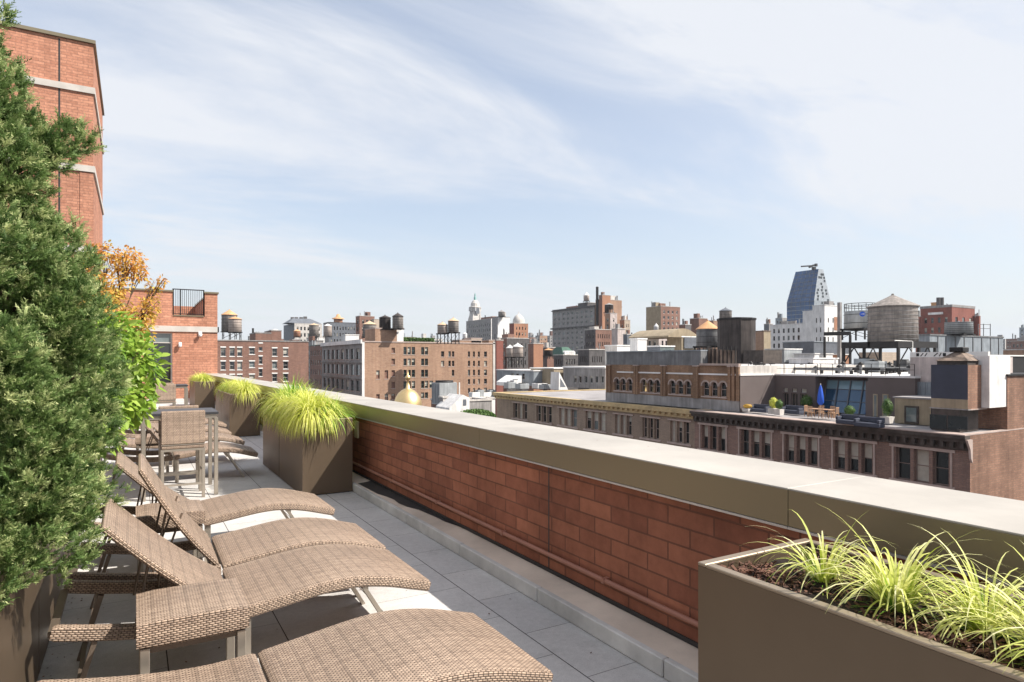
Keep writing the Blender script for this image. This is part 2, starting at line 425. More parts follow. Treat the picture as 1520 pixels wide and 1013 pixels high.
def leafmesh(name, V, nper, mat, tone, parent=None, label=None):
    """V: (n*nper,3) vertices of n separate nper-gons; tone: (n,) 0..1 per face."""
    n = len(V)//nper; me = bpy.data.meshes.new(name)
    off = Vector((0, 0, 0)); p = parent
    while p is not None: off += p.location; p = p.parent
    V = np.asarray(V, dtype=np.float32)-np.array(off, dtype=np.float32)
    me.vertices.add(len(V)); me.vertices.foreach_set('co', V.ravel())
    me.loops.add(len(V)); me.loops.foreach_set('vertex_index', np.arange(len(V), dtype=np.int32))
    me.polygons.add(n); me.polygons.foreach_set('loop_start', np.arange(0, len(V), nper, dtype=np.int32))
    try: me.polygons.foreach_set('loop_total', np.full(n, nper, dtype=np.int32))
    except Exception: pass
    at_ = me.attributes.new('tone', 'FLOAT', 'FACE'); at_.data.foreach_set('value', np.clip(tone, 0, 1).astype(np.float32))
    me.materials.append(M[mat]); me.update(calc_edges=True)
    o = bpy.data.objects.new(name, me); COL.objects.link(o)
    if parent is not None: o.parent = parent
    return o

rng = np.random.default_rng(7)
def unit(a): return a/np.maximum(np.linalg.norm(a, axis=-1, keepdims=True), 1e-9)
def frames(D, spin=None):
    """orthonormal frames whose first axis is D"""
    up = np.tile(np.array([0, 0, 1.0]), (len(D), 1)); bad = np.abs(D[:, 2]) > .97; up[bad] = (1, 0, 0)
    A = unit(np.cross(D, up)); B = np.cross(A, D)
    if spin is not None:
        c, s_ = np.cos(spin)[:, None], np.sin(spin)[:, None]; A, B = A*c+B*s_, B*c-A*s_
    return A, B

def blades(base, dirs, length, width, droop, nseg, taper=.9):
    """arched grass blades as quad strips. returns verts of separate quads and number of quads per blade"""
    n = len(base); t = np.linspace(0, 1, nseg+1)
    hor = dirs.copy(); hor[:, 2] = 0; hor = unit(hor)
    side = np.stack([-hor[:, 1], hor[:, 0], np.zeros(n)], 1)
    P = np.zeros((n, nseg+1, 3)); cur = base.copy(); d = unit(dirs.copy()); P[:, 0] = cur
    for k in range(nseg):
        cur = cur+d*(length/nseg)[:, None]; P[:, k+1] = cur
        d = d+np.array([0, 0, -1.0])*(droop/nseg)[:, None]*(1+.6*k/nseg)+hor*.02; d = unit(d)
    Wd = width[:, None]*np.clip((1-t[None]**2.2), .03, 1)*np.clip(.45+t[None]*2.5, 0, 1)
    Lf = P-side[:, None]*Wd[..., None]/2; Rt = P+side[:, None]*Wd[..., None]/2
    Q = np.stack([Lf[:, :-1], Rt[:, :-1], Rt[:, 1:], Lf[:, 1:]], 2)      # n,nseg,4,3
    return Q.reshape(-1, 3)

# ---------------------------------------------------------------- facades with real openings
def facade(mb, o, U, Nin, Wd, z0, z1, wins, m, rev=.25, mrev=None):
    """wall in the vertical plane through o, along U; openings cut out with reveals of depth rev. wins: (u0,u1,za,zb)"""
    us = sorted({0.0, Wd}|{w[0] for w in wins}|{w[1] for w in wins}); zs = sorted({z0, z1}|{w[2] for w in wins}|{w[3] for w in wins})
    o = Vector(o); U = Vector(U); Nn = Vector(Nin)
    def P(u, z, d=0): p = o+U*u+Nn*d; return (p.x, p.y, z)
    for j in range(len(zs)-1):
        zc = (zs[j]+zs[j+1])/2; row = [w for w in wins if w[2] < zc < w[3]]
        run = None
        for i in range(len(us)-1):
            uc = (us[i]+us[i+1])/2; hole = any(w[0] < uc < w[1] for w in row)
            if not hole and run is None: run = us[i]
            if hole and run is not None: mb.face([P(run, zs[j]), P(us[i], zs[j]), P(us[i], zs[j+1]), P(run, zs[j+1])], m); run = None
        if run is not None: mb.face([P(run, zs[j]), P(Wd, zs[j]), P(Wd, zs[j+1]), P(run, zs[j+1])], m)
    mr = mrev or m
    for a, b, c, d in [w[:4] for w in wins]:
        mb.face([P(a, c), P(a, d), P(a, d, rev), P(a, c, rev)], mr); mb.face([P(b, c), P(b, c, rev), P(b, d, rev), P(b, d)], mr)
        mb.face([P(a, d), P(b, d), P(b, d, rev), P(a, d, rev)], mr); mb.face([P(a, c), P(a, c, rev), P(b, c, rev), P(b, c)], mr)

_wc = {}
def winmesh(w, h, fr='frame_brown', gl='glass', blind=0.0, mull=1, fw=.07, arch=False, rail=True):
    key = (round(w, 2), round(h, 2), fr, gl, round(blind, 1), mull, fw, arch, rail)
    if key in _wc: return _wc[key]
    w, h = key[0], key[1]; mb = MB()
    mb.face([(0, .06, 0), (w, .06, 0), (w, .06, h), (0, .06, h)], gl)
    mb.box(0, 0, 0, fw, .05, h, fr); mb.box(w-fw, 0, 0, w, .05, h, fr)
    mb.box(fw, 0, 0, w-fw, .05, fw, fr); mb.box(fw, 0, h-fw, w-fw, .05, h, fr)
    if rail: mb.box(fw, .01, h*.5-fw*.4, w-fw, .045, h*.5+fw*.4, fr)
    for i in range(1, mull): x = w*i/mull; mb.box(x-fw*.35, .012, fw, x+fw*.35, .043, h-fw, fr)
    if blind > .02: mb.face([(fw, .055, h-fw-(h-2*fw)*blind), (w-fw, .055, h-fw-(h-2*fw)*blind), (w-fw, .055, h-fw), (fw, .055, h-fw)], 'blind')
    me = mb.build('window').data
    for ob in [x for x in COL.objects if x.data == me]: COL.objects.unlink(ob); bpy.data.objects.remove(ob)
    _wc[key] = me; return me

class Bld:
    """box building: -X face (towards our terrace) and -Y face (towards the sun) with openings; corner at X1,Y1."""
    def __init__(s, name, label, cat, X1, Y1, X2, Y2, zt, m, my=None, zb=STREET, roof='roof_grey', cap='stone_pale', capt=.25, winx=(), winy=(), par=.5,
                 fr='frame_brown', gl='glass', mull=1, blindp=.3, fw=.07, group=None, rev=.25, lintel=None, sill=None, rail=True, wseed=1, capo=.12, ptroof=True):
        s.X1, s.Y1, s.X2, s.Y2, s.zt, s.zb = X1, Y1, X2, Y2, zt, zb
        s.root = thing(name, label, cat, (X1, Y1, zb), group); my = my or m; rr = random.Random(wseed)
        mb = MB()
        wx = [(Y2-w[1], Y2-w[0], w[2], w[3]) for w in winx]           # given as Y ranges -> u from the far end
        wy = [(w[0]-X1, w[1]-X1, w[2], w[3]) for w in winy]
        facade(mb, (X1, Y2, 0), (0, -1, 0), (1, 0, 0), Y2-Y1, zb, zt, wx, m, rev)
        facade(mb, (X1, Y1, 0), (1, 0, 0), (0, 1, 0), X2-X1, zb, zt, wy, my, rev)
        mb.face([(X2, Y1, zb), (X2, Y2, zb), (X2, Y2, zt), (X2, Y1, zt)], m); mb.face([(X2, Y2, zb), (X1, Y2, zb), (X1, Y2, zt), (X2, Y2, zt)], my)
        s.body = mb.build('wall', s.root)
        if ptroof:
            t = min(.35, (X2-X1)*.1, (Y2-Y1)*.1); rb = MB(); zr = zt-par
            rb.face([(X1+t, Y1+t, zr), (X2-t, Y1+t, zr), (X2-t, Y2-t, zr), (X1+t, Y2-t, zr)], roof)
            for a, b, c, d in ((X1+t, Y1+t, X2-t, Y1+t), (X2-t, Y1+t, X2-t, Y2-t), (X2-t, Y2-t, X1+t, Y2-t), (X1+t, Y2-t, X1+t, Y1+t)):
                rb.face([(a, b, zr), (c, d, zr), (c, d, zt), (a, b, zt)], m)
            rb.build('roof', s.root)
            cb = MB(); o_ = capo; e = t+.02
            cb.box(X1-o_, Y1-o_, zt-capt*.5, X2+o_, Y1+e, zt+capt*.5, cap); cb.box(X1-o_, Y2-e, zt-capt*.5, X2+o_, Y2+o_, zt+capt*.5, cap)
            cb.box(X1-o_, Y1+e+.002, zt-capt*.5, X1+e, Y2-e-.002, zt+capt*.5, cap); cb.box(X2-e, Y1+e+.002, zt-capt*.5, X2+o_, Y2-e-.002, zt+capt*.5, cap)
            cb.build('coping', s.root)
        cnt = 0; over = []
        for isx, ws in ((1, winx), (0, winy)):
            for w in ws:
                ww = w[1]-w[0]; hh = w[3]-w[2]
                if ww <= 0 or hh <= 0: continue
                opt = w[4] if len(w) > 4 else {}
                b = opt.get('blind', rr.choice((.3, .5, .7, 1)) if rr.random() < blindp else 0)
                me = winmesh(ww, hh, opt.get('fr', fr), opt.get('gl', gl if rr.random() > .2 else 'glass_pale'), b, opt.get('mull', mull), fw, rail=opt.get('rail', rail))
                loc = (X1+rev-.075, w[1], w[2]) if isx else (w[0], Y1+rev-.075, w[2])
                if cnt < 98:
                    wo = child('window', me, s.root, loc, -PI/2 if isx else 0)
                    for kind, mat, dz, zz_ in (('lintel', lintel, .28, hh+.001), ('sill', sill, .16, -.161)):
                        if not mat: continue
                        key = (kind, round(ww, 2), round(zz_, 2), mat)
                        if key not in _wc:
                            q = MB().box(-.1, -(rev-.075)-.06, zz_, ww+.1, -(rev-.075)+.1, zz_+dz, mat).build(kind); _wc[key] = q.data; COL.objects.unlink(q); bpy.data.objects.remove(q)
                        q = bpy.data.objects.new(kind, _wc[key]); COL.objects.link(q); q.parent = wo
                else: over.append((me, loc, isx))
                cnt += 1
        if over: stuff_windows(over, s.root)
    def part(s, name, mb): return mb.build(name, s.root)

def stuff_windows(items, root):
    V = []; Fc = []; mi = []; mats = []
    for me, loc, isx in items:
        b = len(V); off = Vector(loc)-root.location
        for v in me.vertices:
            x, y, z = v.co
            if isx: x, y = y, -x
            V.append((x+off.x, y+off.y, z+off.z))
        for p in me.polygons:
            Fc.append([b+i for i in p.vertices]); m = me.materials[p.material_index]
            if m not in mats: mats.append(m)
            mi.append(mats.index(m))
    me = bpy.data.meshes.new('upper_windows'); me.from_pydata(V, [], Fc)
    for m in mats: me.materials.append(m)
    me.polygons.foreach_set('material_index', mi); me.update()
    o = bpy.data.objects.new('further_windows', me); COL.objects.link(o); o.parent = root; o['kind'] = 'stuff'

def grid(a0, a1, n, frac, ztop, storey, rows, hfrac):
    """n bays between a0 and a1, rows storeys down from ztop"""
    out = []; st = (a1-a0)/n; w = st*frac
    for r in range(rows):
        for i in range(n):
            c = a0+st*(i+.5); z = ztop-storey*(r+.5); out.append((c-w/2, c+w/2, z-storey*hfrac/2, z+storey*hfrac/2))
    return out

def far(name, label, d, pl, pc, pr, ytop, m, my=None, nx=0, ny=0, storey=3.6, rows=0, zskip=1.2, fx=.5, fy=.5, hf=.55, cat='building', depth=18, **k):
    """a block whose near corner is seen at column pc and depth d"""
    if pc-pl <= 4 and pr-pc > 3:              # seen nearly square on: share the width between both faces
        a_ = (pl-200)*CA; b_ = F*CA-(pl-200)*SA; sh = max(.08, .6*a_/(.6*a_+b_)); pc = pl+(pr-pl)*sh
        if ny and not nx: nx = max(1, round(ny*sh)); ny = max(1, ny-nx)
    X1, Y1 = at(pc, d)
    Y2 = Yx(pl, X1) if pl < pc-.5 else Y1+depth
    X2 = Xy(pr, Y1) if pr > pc+.5 else X1+depth
    zt = zd(ytop, d)
    wx = grid(Y1+.8, Y2-.8, nx, fx, zt-zskip, storey, rows, hf) if nx else ()
    wy = grid(X1+.8, X2-.8, ny, fy, zt-zskip, storey, rows, hf) if ny else ()
    o = Bld(name, label, cat, X1, Y1, X2, Y2, zt, m, my, winx=wx, winy=wy, **k)
    if cat == 'building' and d > 150 and name not in ('green_roof_building', 'domed_building', 'tan_shed', 'white_shed', 'slate_block'):
        q = random.Random(int(pl*7+d)); wX, wY = X2-X1, Y2-Y1; u = d/300.0      # stair heads, vents and masts on the roof
        if q.random() < .7:
            f = q.uniform(.1, .55); MB().box(X1+wX*f, Y1+wY*.3, zt-.6, X1+wX*(f+.28), Y1+wY*.75, zt+q.uniform(1.2, 2.4)*u, q.choice((m, 'stone_grey', 'brick_brown', 'stone_pale'))).build('stair_head', o.root)
        for _ in range(q.randint(1, 4)):
            x, y = X1+wX*q.uniform(.08, .92), Y1+wY*q.uniform(.1, .9); MB().tube((x, y, zt-.6), (x, y, zt+q.uniform(.8, 3.0)*u), q.uniform(.12, .35)*u, q.choice(('steel_black', 'stone_grey', 'tank_steel')), 6).build('vent_pipe', o.root)
    return o

def tank(label, px, ye, yb, wpx, d, body='tank_wood', roof='roof_tan', yapex=None, yfoot=None, group='rooftop water tanks', hoops=5, legs=4, stand='steel_black', n=18, eave=1.06, hoopm='steel_black', bare=False):
    """cylindrical roof tank with a conical lid on a steel stand; sizes from the picture at depth d"""
    X, Y = at(px, d); r = wpx*d/F/2; z1 = zd(ye, d); z0 = zd(yb, d); za = zd(yapex if yapex else ye-wpx*.28, d)
    zf = zd(yfoot, d) if yfoot else z0-1.5
    t = thing('water_tank', label, 'water tank', (X, Y, zf), group)
    mb = MB(); pr = [(r*.98, z0), (r, z0+.01), (r*.975, z1)]
    mb.lathe((X, Y, 0), pr, body, n); mb.face([(X+math.cos(2*PI*i/n)*r*.98, Y+math.sin(2*PI*i/n)*r*.98, z0) for i in range(n)], body)
    for i in range(hoops):
        z = z0+(z1-z0)*(i+.6)/hoops; mb.lathe((X, Y, 0), [(r*1.0, z), (r*1.012, z), (r*1.012, z+.05), (r*1.0, z+.05)], hoopm, n)
    mb.build('barrel', t)
    rb = MB(); rb.lathe((X, Y, 0), [(r*.9, z1-.02), (r*eave, z1-.03), (r*eave, z1+.04), (r*.06, za-.05), (r*.05, za+.12), (0.001, za+.16)], roof, n, smooth=False); rb.build('lid', t)
    if bare: return t
    sb = MB(); e = r*.78
    sb.box(X-r, Y-e-.1, z0-.28, X+r, Y-e+.1, z0-.01, stand); sb.box(X-r, Y+e-.1, z0-.28, X+r, Y+e+.1, z0-.01, stand)
    for k in (-1, -.33, .33, 1): sb.box(X+k*e-.08, Y-e+.102, z0-.26, X+k*e+.08, Y+e-.102, z0-.02, stand)
    for a in (-1, 1):
        sb.bar((X+a*e, Y-e, zf+.3), (X+a*e, Y+e, z0-.3), .06, .06, stand); sb.bar((X-e, Y+a*e, zf+.3), (X+e, Y+a*e, z0-.3), .06, .06, stand)
    st = sb.build('stand', t)
    for a in (-1, 1):
        for b in (-1, 1):
            MB().box(X+a*e-.09, Y+b*e-.09, zf, X+a*e+.09, Y+b*e+.09, z0-.281, stand).build('leg', st)
    return t

# ================================================================ THE TERRACE
XC, XW, XF, XB = 2.36, 2.60, 2.55, 3.16          # curb face, brick face, fascia, outer face
YN, YF = -6.0, 31.1
mb = MB(); mb.face([(-1.36, YN, 0), (XC+.02, YN, 0), (XC+.02, YF, 0), (-1.36, YF, 0)], 'paver')
tag(mb.build('terrace_floor'), kind='structure')
mb = MB(); mb.box(-1.36, YN, -40, XB-.01, YF-.01, -.004, 'brick_brown')
tag(mb.build('terrace_slab'), kind='structure')

pw = thing('parapet_wall', 'long red brick parapet wall with bronze metal coping beside the loungers', 'wall', (XW, 0, 0))
mb = MB(); mb.box(XW, YN, 0, XB-.02, YF-.002, .95, 'wall_brick'); mb.build('brick_wall', pw)
mb = MB(); n = int((YF-YN)/3.02)+1
ys = [1.87-3.02*3+3.02*i for i in range(14)]
for i in range(len(ys)-1):
    a, b = max(ys[i], YN)+.0012, min(ys[i+1], YF-.003)-.0012
    if b-a < .1: continue
    mb.box(XF, a, .898, XB, b, 1.062, 'coping_metal', .0015); mb.box(XF, a, 1.0622, XB, b, 1.070, 'coping_top_sheen', .0015)
    mb.box(XF-.004, a, .885, XF+.03, b, .8965, 'coping_edge')
mb.build('coping', pw)
mb = MB(); yy = YN; k = 0
while yy < YF-.1:
    b = min(yy+1.21, YF-.005); mb.box(XC, yy+.004, .0, XC+.045, b-.004, .100+.002*math.sin(k*2.3), 'curb_stone', .006); yy = b+.0; k += 1
mb.build('curb', pw)
mb = MB(); mb.mesh([(XC+.047, YN, .094), (XW-.002, YN, .112), (XW-.002, YF-.004, .112), (XC+.047, YF-.004, .094)], [(0, 1, 2, 3)], 'ledge_stone'); mb.build('ledge', pw)
rj = random.Random(2); pts = [(XW-.014, 5.2), (XW-.014, 7.94), (XC+.06, 7.94), (XC+.07, 7.2)]+[(XC+.07+.16*((7.2-y)/2.0)+rj.uniform(-.02, .02), y) for y in (7.0, 6.8, 6.6, 6.4, 6.2, 6.0, 5.8, 5.6, 5.4)]
mb = MB(); mb.face([(x, y, .0985+.018*(x-XC-.047)/.19) for x, y in pts][::-1], 'flashing'); mb.build('membrane', pw)
mb = MB(); mb.box(XW-.012, YN, .1125, XW-.001, YF-.005, .138, 'flashing'); mb.build('flashing', pw)
mb = MB(); mb.tube((XW-.030, YN, .252), (XW-.030, YF-.01, .252), .0155, 'pipe_paint', 8)
for i in range(24): mb.box(XW-.048, .6+i*1.3, .236, XW-.0005, .625+i*1.3, .268, 'pipe_paint')
mb.build('pipe', pw)
mb = MB()
for y in (3.89, -1.0, 10.2, 16.5, 22.8): mb.box(XW-.0015, y-.006, .12, XW+.01, y+.006, .88, 'flashing')
mb.build('expansion_joint', pw)
mb = MB(); mb.box(XW-.028, 8.46, .60, XW-.001, 8.60, .83, 'plate_cream', .006)
tag(mb.build('outlet_cover'), 'small cream outlet cover plate on the brick parapet beside the big planter', 'outlet cover')

# ------------------------------------------------ grass builder
def grass_tufts(parent, tufts, name, mat, nb, length, width, droop, spread, seed, nseg=5, rim=False, emin=.12):
    r = np.random.default_rng(seed); V = []; T = []
    for (x, y, z, sc) in tufts:
        n = int(nb*sc); a = r.uniform(0, 2*PI, n); el = r.beta(1.6, 1.5, n)*(1.47-emin)+emin
        d = np.stack([np.cos(a)*np.cos(el), np.sin(a)*np.cos(el), np.sin(el)], 1)
        rad = r.uniform(0, spread, n)[:, None]**1.0
        b = np.array([x, y, z])+np.stack([np.cos(a), np.sin(a), np.zeros(n)], 1)*rad
        L_ = length*sc*r.uniform(.55, 1.15, n); w = width*r.uniform(.6, 1.2, n); dr = droop*r.uniform(.6, 1.35, n)*(.65+.5*np.cos(el))
        V.append(blades(b, d, L_, w, dr, nseg)); tn = r.normal(.5, .30, n); tt = np.repeat(tn[:, None], nseg, 1)+np.linspace(-.22, .18, nseg)[None]
        T.append(tt.ravel())
    V = np.concatenate(V); T = np.concatenate(T)
    if rim:                                   # blades stop where the planter wall stands
        q = V.reshape(-1, 4, 3); keep = ~((q[:, :, 2].min(1) < PH+.004) & ((q[:, :, 0].min(1) < PX0+.04) | (q[:, :, 0].max(1) > PX1-.04))); V = q[keep].reshape(-1, 3); T = T[keep]
    return leafmesh(name, V, 4, mat, T, parent)

def planter(x0, x1, y0, y1, h, label, group='bronze metal planters along the parapet', soil=.07, wall=.035):
    t = thing('planter', label, 'planter', ((x0+x1)/2, (y0+y1)/2, 0), group)
    mb = MB(); w = wall
    mb.box(x0, y0, .012, x1, y0+w, h-.012, 'planter_metal'); mb.box(x0, y1-w, .012, x1, y1, h-.012, 'planter_metal')
    mb.box(x0, y0+w, .012, x0+w, y1-w, h-.012, 'planter_metal'); mb.box(x1-w, y0+w, .012, x1, y1-w, h-.012, 'planter_metal')
    mb.box(x0+.03, y0+.03, 0, x1-.03, y1-.03, .0118, 'flashing')
    mb.build('box', t)
    mb = MB(); e = .002
    mb.box(x0-e, y0-e, h-.0118, x1+e, y0+w, h, 'planter_rim', .003); mb.box(x0-e, y1-w, h-.0118, x1+e, y1+e, h, 'planter_rim', .003)
    mb.box(x0-e, y0+w+.001, h-.0118, x0+w, y1-w-.001, h, 'planter_rim', .003); mb.box(x1-w, y0+w+.001, h-.0118, x1+e, y1-w-.001, h, 'planter_rim', .003)
    mb.build('rim', t)
    mb = MB(); z = h-soil; n = 10
    r = random.Random(int(y0*100)); g = [[(x0+w+(x1-x0-2*w)*i/n, y0+w+(y1-y0-2*w)*j/n, z+r.uniform(-.012, .012)+.02*math.sin(3*j/n*PI)*math.sin(i/n*PI)) for i in range(n+1)] for j in range(n+1)]
    for j in range(n):
        for i in range(n): mb.face([g[j][i], g[j][i+1], g[j+1][i+1], g[j+1][i]], 'soil', smooth=True)
    mb.build('soil', t)
    return t

PX0, PX1, PH = 1.745, 2.355, .926
p1 = planter(PX0, PX1+.0, -1.2, 1.647, PH, 'near bronze planter with bark mulch and striped grass tufts, bottom right', soil=.05)
# mulch chips
r = np.random.default_rng(3); n = 9000
c = np.stack([r.uniform(PX0+.045, PX1-.045, n), r.uniform(-.6, 1.60, n), np.zeros(n)], 1)
c[:, 2] = PH-.042+r.uniform(-.012, .018, n)+.018*np.sin(c[:, 1]*9)*np.sin(c[:, 0]*11)
D = unit(np.stack([r.normal(size=n), r.normal(size=n), r.normal(size=n)*.35], 1)); A, B = frames(D, r.uniform(-.7, .7, n))
L_ = (r.uniform(.006, .020, n))[:, None]; w = (r.uniform(.0025, .006, n))[:, None]
V = np.stack([c-D*L_-A*w, c+D*L_-A*w*.6, c+D*L_*.9+A*w, c-D*L_+A*w*.8], 1).reshape(-1, 3)
mu = leafmesh('mulch', V, 4, 'mulch_chip', r.beta(1.3, 2.6, n), p1)
mu['kind'] = 'stuff'
def near_tuft(x, y, sc, seed, label, n=190):
    t = thing('ornamental_grass', label, 'grass plant', (x, y, PH-.05), 'striped grass tufts in the near planter')
    grass_tufts(t, [(x, y, PH-.055, sc)], 'blades', 'grass_striped', n, .42, .0095, 2.5, .035, seed, 9, True, .85)
    grass_tufts(t, [(x, y, PH-.055, sc*.75)], 'inner_blades', 'grass_green', int(n*.9), .24, .005, .9, .03, seed+50, 5, True)
def tuft_at(px, py, sc, seed, label, n=190):
    z = PH-.05; d = F*(HC-z)/(py-535.0); X = (px-200)*CA*d/F; Y = (d-X*SA)/CA; near_tuft(X, Y, sc, seed, label, n)
tuft_at(1222, 868, .74, 21, 'loose striped grass tuft at the left end of the near planter', 90)
tuft_at(1330, 908, .88, 22, 'full striped grass tuft second from the left in the near planter', 170)
tuft_at(1462, 945, .80, 23, 'full striped grass tuft third from the left in the near planter', 165)
tuft_at(1590, 1010, .85, 24, 'striped grass tuft at the right picture edge in the near planter', 150)

def mound(t, x0, x1, y0, y1, z, mat, nb, L_, seed, name='blades', k=7, width=.013, droop=3.0):
    r = random.Random(seed); tf = []
    for i in range(k): tf.append((r.uniform(x0, x1), y0+(y1-y0)*(i+.5)/k, z, r.uniform(.85, 1.1)))
    return grass_tufts(t, tf, name, mat, nb, L_, width, droop, .10, seed, 6)
def planted(y0, y1, label, glabel, yellow=True, seed=1, L_=.42, nb=330, k=6):
    t = planter(PX0, PX1, y0, y1, PH, label)
    g = thing('ornamental_grass', glabel, 'grass plant', ((PX0+PX1)/2, (y0+y1)/2, PH-.07), 'mounded grass in the parapet planters')
    mound(g, PX0+.12, PX1-.14, y0+.06, y1-.04, PH+.01, 'grass_gold', nb, L_, seed, k=k, droop=3.4)
    mound(g, PX0+.2, PX1-.1, y0+.1, y1-.1, PH-.03, 'grass_green', nb//4 if yellow else nb//2, L_*(.8 if yellow else 1.1), seed+9, 'inner_blades', k=k, droop=2.6 if yellow else 1.6)
    return t
planted(7.95, 9.39, 'tall bronze planter under the largest golden grass mound, mid picture', 'golden mounded grass spilling over the middle planter beside the parapet', True, 31, .47, 760, 10)
planted(9.42, 10.72, 'bronze planter behind the largest golden grass mound, carrying greener grass', 'greener upright grass behind the golden mound in the middle planters', False, 32, .48, 620)
planted(14.87, 16.29, 'bronze planter of the second pair, nearer one, with golden grass', 'golden grass mound on the second planter pair down the terrace', True, 33, .46, 420)
planted(16.32, 17.6, 'narrow dark planter behind the nearer one of the second pair', 'golden grass behind the second mound down the terrace', True, 34, .42, 500)
planted(24.0, 26.4, 'farthest bronze planter by the brick end wall', 'small golden grass mound nearest the brick end wall', True, 35, .42, 420)

# ------------------------------------------------ planters and greenery on the left
XL = -.43
for i in range(7):
    y0 = 1.1+i*1.52
    planter(XL-.72, XL, y0, y0+1.50, .86, ['taupe planter under the big juniper at the left picture edge', 'taupe planter under the juniper, second from the left picture edge',
            'taupe planter under the juniper beside the lounger heads', 'taupe planter half hidden behind the second juniper', 'taupe planter beneath the bright green shrub',
            'taupe planter beneath the orange maple', 'farthest taupe planter behind the bar table'][i], 'taupe planters along the left side')

def sprays(centers, dirs, size, seed, ntw=9, nl=7):
    """feathery juniper sprays: each a fan of twigs set with tiny scale leaves (triangles)"""
    r = np.random.default_rng(seed); n = len(centers)
    A, B = frames(dirs, r.uniform(0, 2*PI, n)); V = []; T = []; base = r.normal(.40, .24, n)
    for k in range(ntw):
        ang = r.normal(0, .62, n)[:, None]; an2 = r.normal(0, .5, n)[:, None]
        td = unit(dirs+A*ang+B*an2); L_ = size*r.uniform(.5, 1.1, n)[:, None]; st = centers+dirs*(r.uniform(-.15, .5, n)[:, None]*size)
        A2, B2 = frames(td, r.uniform(0, 2*PI, n))
        for j in range(nl):
            t = (j+.5)/nl; p = st+td*L_*t; sgn = 1 if j % 2 else -1
            ld = unit(td*.9+A2*sgn*r.uniform(.35, .9, n)[:, None]+B2*r.normal(0, .35, n)[:, None]); ll = size*.34*(1.1-.5*t)*r.uniform(.7, 1.2, n)[:, None]
            wv = unit(np.cross(ld, B2+1e-3))*size*.055
            V.append(np.stack([p-wv, p+wv, p+ld*ll], 1)); T.append(base+.32*t-.12+r.normal(0, .07, n))
    V = np.stack(V, 1).reshape(-1, 3); T = np.stack(T, 1).ravel()
    return V, T

def juniper(label, cx, cy, z0, lobes, seed, nper=150, size=.052):
    """lobes: (x, y, z, r) ellipsoidal branch masses"""
    r = np.random.default_rng(seed)
    t = thing('juniper_tree', label, 'juniper', (cx, cy, z0)); V = []; T = []
    C = []; Dd = []
    for (x, y, z, rad) in lobes:
        n = int(nper*(rad/.2)**2); d = unit(r.normal(size=(n, 3))); rr = rad*r.uniform(.55, 1.0, n)**.6
        rr = rr*(1+.25*np.sin(d[:, 0]*7+x*20)*np.sin(d[:, 1]*6+y*9)*np.cos(d[:, 2]*8+z*7))
        out = unit(d*.7+np.array([0, 0, .85])+np.array([x-cx, y-cy, 0])*.6)
        C.append(np.array([x, y, z])+d*rr[:, None]*np.array([.92, .92, 1.12])); Dd.append(out)
    C = np.concatenate(C); Dd = np.concatenate(Dd)
    V, T = sprays(C, Dd, size, seed+1)
    leafmesh('foliage', V, 3, 'juniper_leaf', T, t)
    mb = MB(); zt = max(l[2] for l in lobes)
    mb.tube((cx, cy, z0), (cx, cy, z0+(zt-z0)*.5), .055, 'bark', 8, .04); mb.tube((cx, cy, z0+(zt-z0)*.5), (cx+.02, cy, zt-.05), .04, 'bark', 8, .01)
    mb.build('trunk', t)
    mb = MB()
    for l in lobes:
        zb = max(z0+.1, l[2]-.25-.3*math.hypot(l[0]-cx, l[1]-cy)); mb.tube((cx, cy, zb), (l[0], l[1], l[2]), .014, 'bark', 5, .004, caps=False)
    mb.build('branches', t)
    return t

def cone_lobes(cx, cy, z0, z1, r0, r1, n, seed, lr=(.13, .22), pw=1.0):
    r = random.Random(seed); out = []
    for i in range(n):
        f = (i+.5)/n; f = f**.9; z = z0+(z1-z0)*f; rad = (r0*(1-f**pw)+r1*f**pw); a = i*2.399+r.uniform(-.4, .4); q = rad*r.uniform(.62, 1.0)
        out.append((cx+math.cos(a)*q, cy+math.sin(a)*q, z+r.uniform(-.05, .05), r.uniform(*lr)*(1-.35*f)))
    return out
lb = cone_lobes(-.72, 3.2, .90, 1.95, .44, .50, 64, 5, (.14, .21))
lb += cone_lobes(-.68, 3.2, 1.85, 3.0, .48, .20, 84, 6, (.10, .17), .62)
lb += [(-.40, 3.2, 2.50, .10), (-.34, 3.22, 2.53, .09), (-.28, 3.24, 2.55, .08), (-.22, 3.26, 2.57, .065), (-.17, 3.28, 2.58, .05), (-.38, 3.2, 2.44, .10), (-.30, 3.2, 2.46, .07),
       (-.28, 3.2, 2.08, .13), (-.22, 3.2, 2.02, .10), (-.22, 3.1, 1.80, .15), (-.19, 3.2, 1.6, .16), (-.20, 3.15, 1.38, .15), (-.27, 3.1, 1.18, .14), (-.36, 3.0, 1.02, .14), (-.5, 2.9, .88, .15), (-.62, 2.75, .82, .15), (-.46, 3.0, .90, .13)]
juniper('tall dark green juniper filling the left picture edge', -.66, 3.2, .80, lb, 11, 215, .050)
lb = cone_lobes(-.66, 4.35, .90, 1.86, .44, .20, 44, 8, (.15, .21))
lb += [(-.26, 4.3, 1.60, .14), (-.24, 4.35, 1.4, .15), (-.28, 4.3, 1.2, .14), (-.36, 4.2, 1.0, .13), (-.16, 4.5, 1.5, .11), (-.20, 4.45, 1.72, .10)]
juniper('shorter bushy juniper leaning over the lounger heads', -.60, 4.35, .80, lb, 13, 170, .046)
lb = cone_lobes(-.70, 5.35, .90, 2.1, .40, .12, 24, 9, (.16, .22))
juniper('third juniper mostly hidden behind the nearer two', -.70, 5.35, .80, lb, 15, 90, .05)

